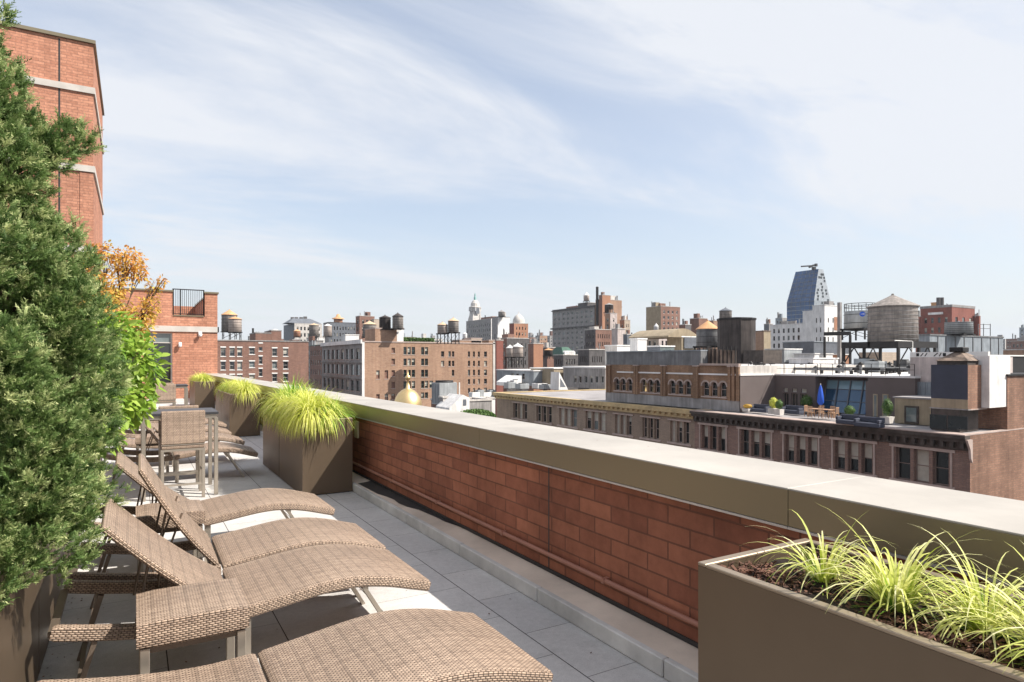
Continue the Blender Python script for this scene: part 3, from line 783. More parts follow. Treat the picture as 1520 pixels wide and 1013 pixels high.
def broadleaf(name, label, cat, cx, cy, z0, blobs, mat, n, ls, seed, up=.4, tonef=None, trunk=.03, asp=.5, gaps=.0):
    r = np.random.default_rng(seed); t = thing(name, label, cat, (cx, cy, z0)); Cs = []; Ds = []
    tot = sum(b[3]**2 for b in blobs)
    for (x, y, z, rad) in blobs:
        k = int(n*rad*rad/tot); d = unit(r.normal(size=(k, 3))); rr = rad*r.uniform(.35, 1.05, k)
        Cs.append(np.array([x, y, z])+d*rr[:, None]); Ds.append(unit(d+r.normal(size=(k, 3))*.5+np.array([0, 0, -.25])))
    C = np.concatenate(Cs); D = np.concatenate(Ds); k = len(C); A, B = frames(D, r.normal(0, .5, k))
    L_ = ls*r.uniform(.6, 1.2, k)[:, None]; w = L_*asp; nrm = B
    dr = -np.array([0, 0, 1.0])*L_*.18
    P0 = C; P1 = C+D*L_*.35+A*w*.5+nrm*L_*.06; P2 = C+D*L_*.75+A*w*.38+dr*.5; P3 = C+D*L_+dr; P4 = C+D*L_*.75-A*w*.38+dr*.5; P5 = C+D*L_*.35-A*w*.5+nrm*L_*.06
    M1 = C+D*L_*.55+dr*.3-nrm*L_*.05
    V = np.stack([P0, P1, P2, P3, P3, P4, P5, P0], 1).reshape(-1, 4, 3)
    V = np.stack([P0, P1, P2, P3, P0, P3, P4, P5], 1).reshape(-1, 3)
    T = r.normal(.5, .2, k) if tonef is None else tonef(C, r)
    leafmesh('foliage', V, 4, mat, np.repeat(T, 2), t)
    mb = MB(); mb.tube((cx, cy, z0), (cx, cy, z0+.35), trunk, 'bark', 7, trunk*.7)
    for (x, y, z, rad) in blobs:
        mx = (cx+(x-cx)*.45, cy+(y-cy)*.45, z0+.35+(z-z0-.35)*.4)
        mb.tube((cx, cy, z0+.34), mx, trunk*.5, 'bark', 5, trunk*.35, caps=False); mb.tube(mx, (x, y, z), trunk*.35, 'bark', 5, .003, caps=False)
        for q in range(4):
            e = unit(r.normal(size=(1, 3)))[0]*rad*.85; mb.tube((x-(x-mx[0])*.3, y-(y-mx[1])*.3, z-(z-mx[2])*.3), (x+e[0], y+e[1], z+abs(e[2])), .006, 'bark', 4, .002, caps=False)
    mb.build('branches', t)
    return t
rr_ = random.Random(4)
bl = [(-.42+rr_.uniform(-.3, .30), 6.3+rr_.uniform(-.7, .7), 1.0+i*.055+rr_.uniform(-.05, .05), rr_.uniform(.16, .26)) for i in range(17)]
bl += [(.02, 6.2, 1.68, .17), (.06, 6.5, 1.52, .18), (.0, 6.1, 1.36, .15), (-.1, 6.4, 1.86, .18), (-.02, 6.3, 1.22, .13)]
broadleaf('leafy_shrub', 'bright green broad-leaved shrub between the juniper and the bar table', 'shrub', -.5, 6.3, .80, bl, 'shrub_leaf', 6500, .075, 3, asp=.6)
bl = [(-.45+rr_.uniform(-.42, .45), 8.6+rr_.uniform(-.7, .7), 1.75+i*.055+rr_.uniform(-.08, .08), rr_.uniform(.13, .24)) for i in range(19)]
bl += [(.05, 8.6, 2.66, .10), (.20, 8.7, 2.52, .09), (.28, 8.7, 2.60, .06), (-.05, 8.5, 2.80, .10), (.16, 8.6, 2.30, .12), (-.25, 8.5, 2.86, .11), (-.42, 8.5, 2.62, .17), (-.30, 8.4, 2.35, .2), (-.15, 8.4, 2.1, .17), (.06, 8.5, 2.02, .15), (.08, 8.6, 2.2, .17), (.02, 8.6, 1.95, .18), (-.35, 8.5, 2.85, .12)]
broadleaf('japanese_maple', 'orange and yellow leaved maple rising behind the green shrub', 'maple tree', -.5, 8.6, .80, bl, 'maple_leaf', 8200, .046, 5,
          tonef=lambda C, r: .5+(C[:, 0]*-.2)+(2.2-C[:, 2])*.55+r.normal(0, .25, len(C)), asp=.5)

# ------------------------------------------------ wicker loungers
def smooth_path(pts, n):
    """Catmull-Rom through pts"""
    P = [pts[0]]+list(pts)+[pts[-1]]; out = []; m_ = len(pts)-1
    for i in range(m_):
        p0, p1, p2, p3 = [np.array(P[i+k]) for k in range(4)]
        for j in range(n):
            t = j/n; out.append(.5*((2*p1)+(-p0+p2)*t+(2*p0-5*p1+4*p2-p3)*t*t+(-p0+3*p1-3*p2+p3)*t**3))
    out.append(np.array(pts[-1], dtype=float)); return out
def slab(path, y0, y1, th, m, rc=.016, nc=3):
    """woven slab: path (x,z) is the top surface, swept across y0..y1, with rounded edges"""
    mb = MB(); path = [np.array(p, float) for p in path]; n = len(path); sec = []
    w = y1-y0                                # section points (y, depth below the surface)
    for cx, cz, a0 in ((y0+rc, rc, 180), (y1-rc, rc, 270), (y1-rc, th-rc, 0), (y0+rc, th-rc, 90)):
        for i in range(nc+1):
            a = R(a0+90*i/nc); sec.append((cx+math.cos(a)*rc, cz+math.sin(a)*rc))
    m_ = len(sec); vl = [0]
    for i in range(m_): a, b = sec[i], sec[(i+1) % m_]; vl.append(vl[-1]+math.hypot(a[0]-b[0], a[1]-b[1]))
    V = []; ul = [0]
    for i in range(n):
        t = path[min(i+1, n-1)]-path[max(i-1, 0)]; t = t/np.linalg.norm(t); nn = np.array([-t[1], t[0]])
        if i: ul.append(ul[-1]+float(np.linalg.norm(path[i]-path[i-1])))
        sh = .010 if i in (0, n-1) else 0
        for (y, q) in sec:
            p = path[i]-nn*(q if not sh else min(max(q, sh), th-sh)); V.append((p[0], y, p[1]))
    fs = []; uv = []
    for i in range(n-1):
        for j in range(m_):
            k = (j+1) % m_; fs.append((i*m_+j, (i+1)*m_+j, (i+1)*m_+k, i*m_+k))
            a, b = (vl[j], vl[j+1]); uv.append([(ul[i], a), (ul[i+1], a), (ul[i+1], b), (ul[i], b)])
    # weave rows run along the slab on its sides, across it on top
    mb.mesh(V, fs, m, uv, True)
    for i, fl in ((0, False), (n-1, True)):
        f = [i*m_+j for j in range(m_)]; 
        if fl: f = f[::-1]
        mb.mesh([V[q] for q in f], [tuple(range(m_))], m, [[(V[q][1], V[q][2]) for q in f]])
    return mb
HEAD = [(-.32, .447), (-.15, .412), (.05, .380), (.25, .364), (.455, .372)]
FOOT = [(.465, .372), (.66, .400), (.90, .432), (1.08, .434), (1.26, .406), (1.44, .356), (1.53, .330)]
LW = .75
def make_lounger(back, label, flat=False):
    t = thing('sun_lounger', label, 'sun lounger', (0, 0, 0), 'woven sun loungers in a row on the terrace')
    slab(smooth_path(FOOT, 6), 0, LW, .066, 'wicker').build('seat', t)
    hp = smooth_path(HEAD, 6); hx, hz = HEAD[-1]
    # frame rails under the backrest
    off = .0 if back > 1 else .012
    if back > 1:
        for y in (0, LW-.05):
            slab([np.array((p[0], p[1])) for p in hp], y, y+.05, .068, 'wicker', .012).build('side_rail', t)
        for q in ((-.325, .395, .035, .022), (.12, .325, .03, .02), (.42, .315, .03, .02)):
            MB().bar((q[0], .052, q[1]), (q[0], LW-.052, q[1]), q[2], q[3], 'bronze_frame').build('crossbar', t)
        a = R(back); ca, sa = math.cos(a), math.sin(a); bp = []
        for p in hp:
            dx, dz = p[0]-hx, p[1]-hz+.0; dx2, dz2 = dx*.985, dz*.75
            bp.append(np.array((hx+dx2*ca+dz2*sa, hz-dx2*sa+dz2*ca+.004)))
        bm = slab(bp, .006, LW-.006, .034, 'wicker', .012).build('backrest', t)
        top = bp[0]; mid = bp[len(bp)//3]
        for y in (.09, LW-.09):
            MB().tube((mid[0]+.02, y, mid[1]-.04), (-.12+.2*(1 if back > 45 else .6), y, .325), .007, 'bronze_frame', 6).build('back_strut', bm)
            MB().tube((mid[0]+.10, y+.02, mid[1]-.11), (.12, y+.02, .33), .007, 'bronze_frame', 6).build('back_strut', bm)
    else:
        slab(hp, 0, LW, .066, 'wicker').build('backrest', t)
    # legs: V pairs at foot and head, straight pair under the hinge
    for y in (.035, LW-.035):
        MB().bar((1.12, y, .366), (1.34, y, 0), .022, .045, 'steel_taupe', (0, 1, 0)).build('leg', t)
        MB().bar((.50, y, .306), (.50, y, 0), .045, .022, 'steel_taupe', (0, 1, 0)).build('leg', t)
        MB().bar((-.16, y, .340), (-.26, y, 0), .022, .04, 'bronze_frame', (0, 1, 0)).build('leg', t)
    MB().bar((1.14, .04, .345), (1.14, LW-.04, .345), .03, .02, 'steel_taupe').build('leg_brace', t); MB().bar((-.23, .04, .10), (-.23, LW-.04, .10), .02, .02, 'bronze_frame').build('leg_brace', t)
    return t
def place(o, y, x=0.0, rz=0): o.location = (x, y, 0); o.rotation_euler = (0, 0, R(rz)); return o
fl = make_lounger(0, 'nearest woven lounger at the bottom edge with its back lying flat'); place(fl, 2.25)
lo_ = make_lounger(37, 'second woven lounger with its back half raised, side table at its front edge'); place(lo_, 3.54, .0, .35)
hi_ = make_lounger(52, 'third woven lounger with its back steeply raised, seen edge on'); place(hi_, 4.38, .01, -.3)
def again(src, y, label, x=0, rz=0): c_ = copy_tree(src); place(c_, y, x, rz); c_['label'] = label; return c_
again(lo_, 5.70, 'fourth woven lounger, partly behind the second side table, foot by the big planter', .01, .5)
again(hi_, 9.72, 'first lounger beyond the bar table, back steeply raised', -.01, -.7)
again(fl, 11.2, 'second lounger beyond the bar table, lying flat', .02)
again(lo_, 12.7, 'third lounger beyond the bar table, its foot only just showing', .0)
again(fl, 14.3, 'flat lounger far down the terrace before the second bar table', .1)
again(hi_, 15.5, 'raised lounger far down the terrace nearest the second bar table', .05)

def side_table(x, y, label, w=.44, z=.55, h=.112):
    t = thing('side_table', label, 'side table', (x+w/2, y+w/2, 0), 'woven side tables between the loungers')
    slab([(x+w*i/6, z) for i in range(7)], y, y+w, h, 'wicker', .010).build('table_top', t)
    for a, b in ((x+.012, y+.012), (x+w-.05, y+.012), (x+.012, y+w-.05), (x+w-.05, y+w-.05)):
        MB().box(a, b, 0, a+.038, b+.038, z-h-.001, 'steel_taupe', .003).build('leg', t)
    MB().box(x+.03, y+.03, z-h-.03, x+w-.03, y+w-.03, z-h-.002, 'bronze_frame').build('frame', t)
side_table(.005, 3.09, 'square woven side table in front of the second lounger')
side_table(.005, 5.22, 'square woven side table between the third and fourth loungers')
side_table(.005, 10.62, 'square woven side table among the loungers beyond the bar table')

# ------------------------------------------------ bar table and stools
def bar_chair(label, x, y, rz=0, mir=False):
    t = thing('bar_chair', label, 'bar chair', (0, 0, 0), 'woven bar chairs')
    w = .47; 
    slab([(.0, 1.01), (.018, 1.0)], 0, 0, .01, 'wicker') if False else None
    mb = MB(); mb.box(0, -.012, .655, w, .026, 1.05, 'wicker', .010); mb.build('backrest', t, world=False)
    mb = MB(); mb.box(.005, .0, .600, w-.005, .43, .642, 'wicker', .008); mb.build('seat', t, world=False)
    mb = MB(); mb.box(.0, .0, .572, w, .44, .598, 'steel_taupe'); mb.box(.005, -.005, .643, w-.005, .02, .654, 'steel_taupe')
    for q in ((.036, .0, .16, w-.036, .02, .185), (.036, .42, .22, w-.036, .44, .245), (.0, .036, .30, .02, .404, .325), (w-.02, .036, .30, w, .404, .325)):
        MB().box(*q, 'steel_taupe').build('rung', t)
    mb.build('frame', t)
    for a in (0, w-.035):
        for b in (0, .405): MB().box(a, b, 0, a+.035, b+.035, .571, 'steel_taupe', .003).build('leg', t)
    t.location = (x, y, 0); t.rotation_euler = (0, 0, R(rz)); return t
bc = bar_chair('woven bar chair on the near side of the first bar table', .262, 8.54)
def bar_table(label, x0, y0, w=.83, l=.78, z=1.02):
    t = thing('bar_table', label, 'bar table', (x0+w/2, y0+l/2, 0), 'bar tables with dark tops')
    MB().box(x0, y0, z-.03, x0+w, y0+l, z, 'table_black', .004).build('table_top', t)
    mb = MB(); mb.box(x0+.02, y0+.02, z-.075, x0+w-.02, y0+.045, z-.031, 'steel_taupe'); mb.box(x0+.02, y0+l-.045, z-.075, x0+w-.02, y0+l-.02, z-.031, 'steel_taupe')
    mb.box(x0+.02, y0+.046, z-.075, x0+.045, y0+l-.046, z-.031, 'steel_taupe'); mb.box(x0+w-.045, y0+.046, z-.075, x0+w-.02, y0+l-.046, z-.031, 'steel_taupe'); mb.build('apron', t)
    for a in (x0+.005, x0+w-.05):
        for b in (y0+.005, y0+l-.05): MB().box(a, b, 0, a+.045, b+.045, z-.076, 'steel_taupe', .003).build('leg', t)
bar_table('near bar table with a dark top between the lounger groups', .06, 8.62)
c2 = copy_tree(bc); c2.location = (.735, 9.52, 0); c2.rotation_euler = (0, 0, PI); c2['label'] = 'woven bar chair on the far side of the first bar table'
bar_table('far bar table with a dark top towards the brick end wall', .35, 18.3)
c2 = copy_tree(bc); c2.location = (.42, 18.1, 0); c2['label'] = 'woven bar chair on the near side of the far bar table'
c2 = copy_tree(bc); c2.location = (.90, 19.3, 0); c2.rotation_euler = (0, 0, PI); c2['label'] = 'woven bar chair on the far side of the far bar table'

# ------------------------------------------------ fallen leaves on the pavers
r = np.random.default_rng(12); n = 260
c = np.stack([np.where(r.random(n) < .6, r.uniform(XL+.01, XL+.14, n), r.uniform(-.3, 2.3, n)), r.uniform(1.5, 9, n), np.full(n, .006)], 1)
D = unit(np.stack([r.normal(size=n), r.normal(size=n), r.normal(size=n)*.15], 1)); A, B = frames(D, r.uniform(-.3, .3, n)); l = r.uniform(.004, .012, n)[:, None]
V = np.stack([c-D*l, c+A*l*.5, c+D*l, c-A*l*.5], 1).reshape(-1, 3)
o = leafmesh('leaf_litter', V, 4, 'mulch_chip', r.random(n)); tag(o, kind='stuff', label='small dry leaves scattered on the pavers along the left planters', cat='leaf litter')

r = np.random.default_rng(31); n = 46
c = np.stack([r.uniform(XF+.05, XB-.03, n), r.uniform(1.2, 9, n), np.full(n, 1.0735)], 1)
D = unit(np.stack([r.normal(size=n), r.normal(size=n), r.normal(size=n)*.1], 1)); A, B = frames(D, r.uniform(-.2, .2, n)); l = r.uniform(.003, .009, n)[:, None]
o = leafmesh('leaf_specks', np.stack([c-D*l, c+A*l*.5, c+D*l, c-A*l*.5], 1).reshape(-1, 3), 4, 'mulch_chip', r.random(n)); tag(o, kind='stuff', label='dark specks of leaf litter lying on the parapet coping', cat='leaf litter')

# ------------------------------------------------ brick pavilion closing the terrace
YE = 31.1
pv = thing('brick_pavilion', 'low brick wing closing the far end of the terrace, glass door and roof railing', 'building', (0, YE, 0))
px = lambda p, Y=YE: Xy(p, Y)
xr = XB; zt = Zp(436, px(310), YE); zlo = Zp(470, px(280), YE); gl, gr = px(256), px(304)
mb = MB(); x0 = -1.37; dl, dr = px(218), px(256)
facade(mb, (x0, YE, 0), (1, 0, 0), (0, 1, 0), gl-x0, 0, zt, [(dl-x0, dr-x0, .05, 2.82)], 'tower_brick', .18)
facade(mb, (gl, YE, 0), (1, 0, 0), (0, 1, 0), gr-gl, 0, zlo, [], 'tower_brick')
facade(mb, (gr, YE, 0), (1, 0, 0), (0, 1, 0), xr-gr, 0, zt, [], 'tower_brick')
mb.face([(xr, YE, -40), (xr, YE+8, -40), (xr, YE+8, zt), (xr, YE, zt)], 'tower_brick'); mb.face([(x0, YE+8, 0), (x0, YE, 0), (x0, YE, zt), (x0, YE+8, zt)], 'tower_brick')
mb.face([(x0, YE+8, -5), (xr, YE+8, -5), (xr, YE+8, zt), (x0, YE+8, zt)], 'tower_brick')
mb.face([(x0, YE+.3, zlo-.1), (xr-.3, YE+.3, zlo-.1), (xr-.3, YE+8, zlo-.1), (x0, YE+8, zlo-.1)], 'roof_grey')
for xx in (gl, gr): mb.face([(xx, YE, zlo), (xx, YE+.3, zlo), (xx, YE+.3, zt), (xx, YE, zt)], 'tower_brick')
mb.face([(x0, YE+.3, zlo-.1), (gl, YE+.3, zlo-.1), (gl, YE+.3, zt), (x0, YE+.3, zt)], 'tower_brick'); mb.face([(gr, YE+.3, zlo-.1), (xr, YE+.3, zlo-.1), (xr, YE+.3, zt), (gr, YE+.3, zt)], 'tower_brick')
mb.face([(xr-.3, YE+.3, zlo-.1), (xr-.3, YE+8, zlo-.1), (xr-.3, YE+8, zt), (xr-.3, YE+.3, zt)], 'tower_brick')
mb.face([(xr, YE, -40), (x0, YE, -40), (x0, YE, 0), (xr, YE, 0)], 'tower_brick')
mb.build('wall', pv)
mb = MB(); mb.box(x0-.02, YE-.05, 2.88, xr+.05, YE-.001, 3.12, 'band_stone'); mb.box(xr+.001, YE-.05, 2.88, xr+.05, YE+8, 3.12, 'band_stone'); mb.build('stone_band', pv)
mb = MB(); mb.box(x0, YE-.05, zt, gl+.03, YE+.35, zt+.07, 'coping_metal'); mb.box(gr-.03, YE-.05, zt, xr+.05, YE+.35, zt+.07, 'coping_metal'); mb.box(xr-.35, YE+.351, zt, xr+.05, YE+8, zt+.07, 'coping_metal')
mb.box(gl+.031, YE-.03, zlo, gr-.031, YE+.33, zlo+.05, 'coping_metal'); mb.build('coping', pv)
mb = MB(); zr = Zp(430, px(280), YE)
for i in range(15):
    x = gl+.05+(gr-gl-.1)*i/14; mb.box(x-.009, YE+.10, zlo+.12, x+.009, YE+.118, zr-.021, 'rail_black')
mb.box(gl+.02, YE+.09, zr-.02, gr-.02, YE+.13, zr+.02, 'rail_black'); mb.box(gl+.02, YE+.09, zlo+.09, gr-.02, YE+.13, zlo+.119, 'rail_black')
for x in (gl+.03, gr-.03, px(268)): mb.box(x-.025, YE+.131, zlo+.051, x+.025, YE+.18, zr+.02, 'rail_black')
mb.build('roof_railing', pv)
mb = MB(); mb.box(dl+.05, YE+.12, .1, dr-.06, YE+.13, 2.38, 'door_glass'); mb.box(dl+.05, YE+.12, 2.42, dr-.06, YE+.13, 2.78, 'glass_pale')
for a, b in ((dl, dl+.05), (dr-.06, dr)): mb.box(a, YE+.09, .05, b, YE+.16, 2.82, 'band_stone')
mb.box(dl+.05, YE+.09, 2.381, dr-.06, YE+.16, 2.419, 'band_stone'); mb.box(dl+.05, YE+.09, 2.78, dr-.06, YE+.16, 2.82, 'band_stone'); mb.box(dl+.05, YE+.09, .05, dr-.06, YE+.16, .099, 'band_stone')
mb.build('glass_door', pv)
cx_, cz_ = px(297), Zp(497, px(297), YE)
t = thing('security_camera', 'white dome security camera under the stone band of the brick end wall', 'security camera', (cx_, YE-.051, cz_))
MB().box(cx_-.07, YE-.06, cz_-.01, cx_+.07, YE-.002, cz_+.12, 'lens_white', .01).build('housing', t)
MB().lathe((cx_, YE-.13, cz_-.03), [(.001, -.08), (.05, -.06), (.075, 0), (.075, .06), (.001, .075)], 'lens_white', 12).build('dome', t)
MB().tube((cx_, YE-.13, cz_-.085), (cx_, YE-.17, cz_-.075), .035, 'rail_black', 10).build('lens', t)
cx_, cz_ = px(267), Zp(512, px(267), YE)
t = thing('wall_lamp', 'small cream wall lamp beside the glass door on the brick end wall', 'wall lamp', (cx_, YE-.002, cz_))
MB().box(cx_-.05, YE-.04, cz_-.09, cx_+.05, YE-.002, cz_+.09, 'band_stone', .01).build('bracket', t)
MB().lathe((cx_, YE-.12, cz_-.11), [(.001, 0), (.055, .01), (.07, .08), (.06, .2), (.001, .22)], 'lens_white', 12).build('lamp_shade', t)

# ------------------------------------------------ tall brick tower on the left
T1 = 29.3; TX = -1.37; zt = 13.75
tw = thing('brick_tower', 'tall orange brick block with pale stone bands rising behind the juniper', 'building', (TX, T1, -40))
mb = MB(); TXL = -22; T2 = 37.6
for a, b, c_, d_ in ((TXL, T1, TX, T1), (TX, T1, TX, T2), (TX, T2, TXL, T2), (TXL, T2, TXL, T1)):
    mb.face([(a, b, -40), (c_, d_, -40), (c_, d_, zt), (a, b, zt)], 'tower_brick')
mb.face([(TXL, T1, zt-.4), (TX, T1, zt-.4), (TX, T2, zt-.4), (TXL, T2, zt-.4)], 'roof_grey'); mb.build('wall', tw)
mb = MB(); 
for z in (3.0, 5.87, 8.95, 11.95):
    mb.box(TXL, T1-.06, z-.12, TX+.06, T1-.001, z+.12, 'band_stone'); mb.box(TX+.001, T1+.001, z-.12, TX+.06, T2, z+.12, 'band_stone')
mb.box(TX-.42, T1-.02, .2, TX+.012, T1-.0012, 8.8, 'tower_brick')
mb.build('stone_band', tw)
mb = MB(); mb.box(TXL, T1-.08, zt, TX+.08, T1+.4, zt+.13, 'coping_metal'); mb.box(TX-.4, T1+.401, zt, TX+.08, T2, zt+.13, 'coping_metal'); mb.build('coping', tw)
mb = MB(); xx = Xy(88, T1)
mb.box(xx-.03, T1-.004, .2, xx+.03, T1+.01, zt-.05, 'flashing'); mb.build('expansion_joint', tw)

# ================================================================ THE CITY
mb = MB(); G = 1490
mb.face([(-G, -G, STREET), (G, -G, STREET), (G, G, STREET), (-G, G, STREET)], 'asphalt'); tag(mb.build('street_ground'), kind='structure')

# ---- long loft building across the avenue: dark cornice half
XS = 48.0; YA = Yx(1440, XS); YM = Yx(1031, XS); YB = Yx(737, XS)
ZR = -3.32
def triple(p0, p1, zb=-7.0, zt=-4.68, n=3, **o):
    a, b = Yx(p1, XS), Yx(p0, XS); st = (b-a)/n; out = []
    for i in range(n): out.append((a+st*i+.12, a+st*(i+1)-.12, zb, zt, dict(o) if o else {}))
    return out
wn = []
for k, (p0, p1) in enumerate(((1040, 1078), (1098, 1145), (1164, 1215), (1237, 1297), (1327, 1411))):
    for j, w in enumerate(triple(p0, p1)):
        wn.append((*w[:4], {'blind': [(.5, .0, .5), (.45, .5, .0), (.5, .5, .6), (.5, .6, .6), (0, 1., .0)][k][j], 'gl': 'glass'}))
lof = Bld('loft_building', 'brown brick loft building across the avenue with heavy dark cornice and roof terrace', 'building', XS, YA, XS+34, YM-.02, ZR, 'brick_front', 'brick_side',
          winx=wn, roof='roof_grey', cap='trim_stone', capt=.08, capo=.02, par=.05, rev=.4, fr='frame_brown', sill=None, zb=STREET, wseed=3)
mb = MB()
for k, (p0, p1) in enumerate(((1040, 1078), (1098, 1145), (1164, 1215), (1237, 1297), (1327, 1411))):
    a, b = Yx(p1, XS), Yx(p0, XS); mb.box(XS-.10, a-.30, -4.66, XS-.001, b+.30, -4.46, 'trim_stone'); mb.box(XS-.10, a-.12, -7.0, XS-.001, a-.0, -4.661, 'trim_stone'); mb.box(XS-.10, b, -7.0, XS-.001, b+.12, -4.661, 'trim_stone')
    mb.box(XS-.16, a-.3, -7.22, XS-.001, b+.3, -7.001, 'trim_stone')
lof.part('window_surround', mb)
mb = MB()
mb.box(XS-.72, YA-.02, -3.60, XS-.025, YM-.02, -3.365, 'cornice_dark'); mb.box(XS-.76, YA-.03, -3.363, XS-.024, YM-.02, -3.29, 'trim_stone'); mb.box(XS-.50, YA-.01, -3.86, XS-.001, YM-.03, -3.603, 'cornice_dark'); mb.box(XS-.16, YA, -4.42, XS-.001, YM-.03, -3.863, 'cornice_dark')
y = YA+.2
while y < YM-.3: mb.box(XS-.46, y, -4.25, XS-.161, y+.22, -3.864, 'cornice_dark'); y += .62
mb.prism([(XS-.70, -3.63), (XS-.001, -3.63), (XS-.001, -5.2), (XS-.2, -4.9), (XS-.28, -4.3)], YA-.16, YA-.022, 'trim_stone')
lof.part('cornice', mb)
# penthouse volumes on its roof
def block(name, x0, y0, z0, x1, y1, z1, m, parent=None, mtop=None, cap=None, label=None, cat=None, wins=(), mode='x'):
    mb = MB(); 
    t = parent
    if label: t = thing(name, label, cat, ((x0+x1)/2, y0, z0)); nm = 'wall'
    else: nm = name
    mb.box(x0, y0, z0, x1, y1, z1, m); mb.build(nm, t)
    if cap or mtop:
        mb = MB(); mb.box(x0-.1, y0-.1, z1+.002, x1+.1, y1+.1, z1+(.12 if cap else .03), cap or mtop); mb.build('roof', t)
    return t
ph = thing('penthouse', 'dark taupe stucco penthouse with sloping blue glass on the roof across the avenue', 'penthouse', (55, 30, ZR))
z0 = ZR+.003; zt = .16; Y1a = 41.8; Yc = 37.4; XP = 55.0
mb = MB(); XR = 82.0
# wall a (faces the sun), recess, wall b with three doors, return, glass bay, wall c
mb.face([(49.9, Y1a, z0), (XP, Y1a, z0), (XP, Y1a, zt), (49.9, Y1a, zt)], 'stucco_taupe')
dW = [(Y1a-Yx(p0, XP), Y1a-Yx(p1, XP)) for p0, p1 in ((1162, 1170.5), (1174.5, 1184), (1188, 1198.5))]
zdoor = Zp(584, XP, 40); zs0, zs1 = Zp(582, XP, 40), Zp(577, XP, 40)
facade(mb, (XP, Y1a, 0), (0, -1, 0), (1, 0, 0), Y1a-Yc, z0, zt, [(a, b, z0+.05, zdoor) for a, b in dW]+[(a+.1, b-.1, zs0, zs1) for a, b in dW], 'stucco_taupe', .2)
XG = Xy(1225, Yc); 
mb.face([(XP, Yc, z0), (XG+.6, Yc, z0), (XG+.6, Yc, zt), (XP, Yc, zt)], 'stucco_taupe')
YG = Yx(1290, 55.4); 
mb.face([(55.2, YG, z0), (55.2, 28.6, z0), (55.2, 28.6, zt), (55.2, YG, zt)][::-1], 'stucco_taupe')
mb.face([(55.2, YG, z0), (57.4, YG, z0), (57.4, YG, zt), (55.2, YG, zt)], 'stucco_taupe'); mb.face([(55.2, 28.6, z0), (XR, 28.6, z0), (XR, 28.6, zt), (55.2, 28.6, zt)], 'stucco_taupe')
mb.box(XG+.5, YG, zt-.35, XG+.7, Yc, zt, 'stucco_taupe')
mb.face([(XR, 28.6, z0), (XR, 60, z0), (XR, 60, zt), (XR, 28.6, zt)], 'stucco_taupe')
mb.build('wall', ph)
mb = MB()
mb.prism([(49.9, Y1a-.05), (XP-.06, Y1a-.05), (XP-.06, Yc-.05), (55.14, YG+.001), (55.14, 28.54), (XR, 28.54), (XR, 60), (49.9, 60)], zt+.002, zt+.16, 'roof_white', 'xy'); mb.build('roof', ph)
mb = MB(); xb, xt_ = 55.95, XG+.25; yl, yr = Yc-.03, YG+.03
def gp(u, v): return (xb+(xt_-xb)*v, yl+(yr-yl)*u, z0+.1+(zt-.35-z0-.1)*v)
mb.face([gp(0, 0), gp(1, 0), gp(1, .72), gp(0, .72)], 'sky_glass'); mb.build('glass_slope', ph); MB().face([gp(0, .721), gp(1, .721), gp(1, 1), gp(0, 1)], 'sky_glass_top').build('upper_panes', ph)
MB().box(XP+.21, YG+.001, z0, xb+.3, YG+.2, zt-.36, 'stucco_taupe').build('cheek_wall', ph)
mb = MB()
for u in (0.01, .25, .5, .75, .99): p, q = gp(u, 0), gp(u, 1); mb.bar((p[0]-.06, p[1], p[2]), (q[0]-.06, q[1], q[2]), .10, .08, 'slate')
for v in (.01, .36, .72, .985): p, q = gp(0, v), gp(1, v); mb.bar((p[0]-.04, p[1]-.06, p[2]), (q[0]-.04, q[1]+.06, q[2]), .08, .05, 'slate')
mb.build('glazing_bars', ph)
for i, (a, b) in enumerate(dW):
    child('door', winmesh(b-a, zdoor-z0-.05, 'frame_brown', 'door_glass', 0, 2, .06, rail=False), ph, (XP+.13, Y1a-a, z0+.05), -PI/2)
    child('window', winmesh(b-a-.2, zs1-zs0, 'frame_white', 'glass_pale', 1.0, 1, .03, rail=False), ph, (XP+.13, Y1a-a-.1, zs0), -PI/2)
for p0, p1 in ((1296, 1303), (1310, 1319)):
    a, b = Yx(p0, 55.2), Yx(p1, 55.2); zz = Zp(585, 55.2, a); mb = MB(); mb.box(55.17, b, z0+.1, 55.199, a, zz, 'stucco_beige'); mb.box(55.155, b+.1, z0+.1, 55.169, a-.1, zz-.1, 'glass_pale'); mb.build('door', ph)
# roof railing of the penthouse
t = thing('roof_railing', 'thin dark railing along the edge of the white roof above the penthouse', 'railing', (XP, 34, zt+.16))
mb = MB(); zb_ = zt+.162
for y0_, y1_, xx in ((Yc, Y1a, XP+.3), (28.8, Yc-.05, XP+.5)):
    y = y0_
    while y <= y1_+.01: mb.box(xx-.02, y-.02, zb_, xx+.02, y+.02, zb_+1.0, 'steel_black'); y += 1.2
    for h in (.5, .98): mb.box(xx-.021, y0_, zb_+h, xx+.021, y1_, zb_+h+.035, 'steel_black')
x = 50.2
while x < XP: mb.box(x-.02, Y1a+.18, zb_, x+.02, Y1a+.22, zb_+1.0, 'steel_black'); x += 1.1
for h in (.5, .98): mb.box(50, Y1a+.179, zb_+h, XP+.28, Y1a+.221, zb_+h+.035, 'steel_black')
mb.build('rails', t)

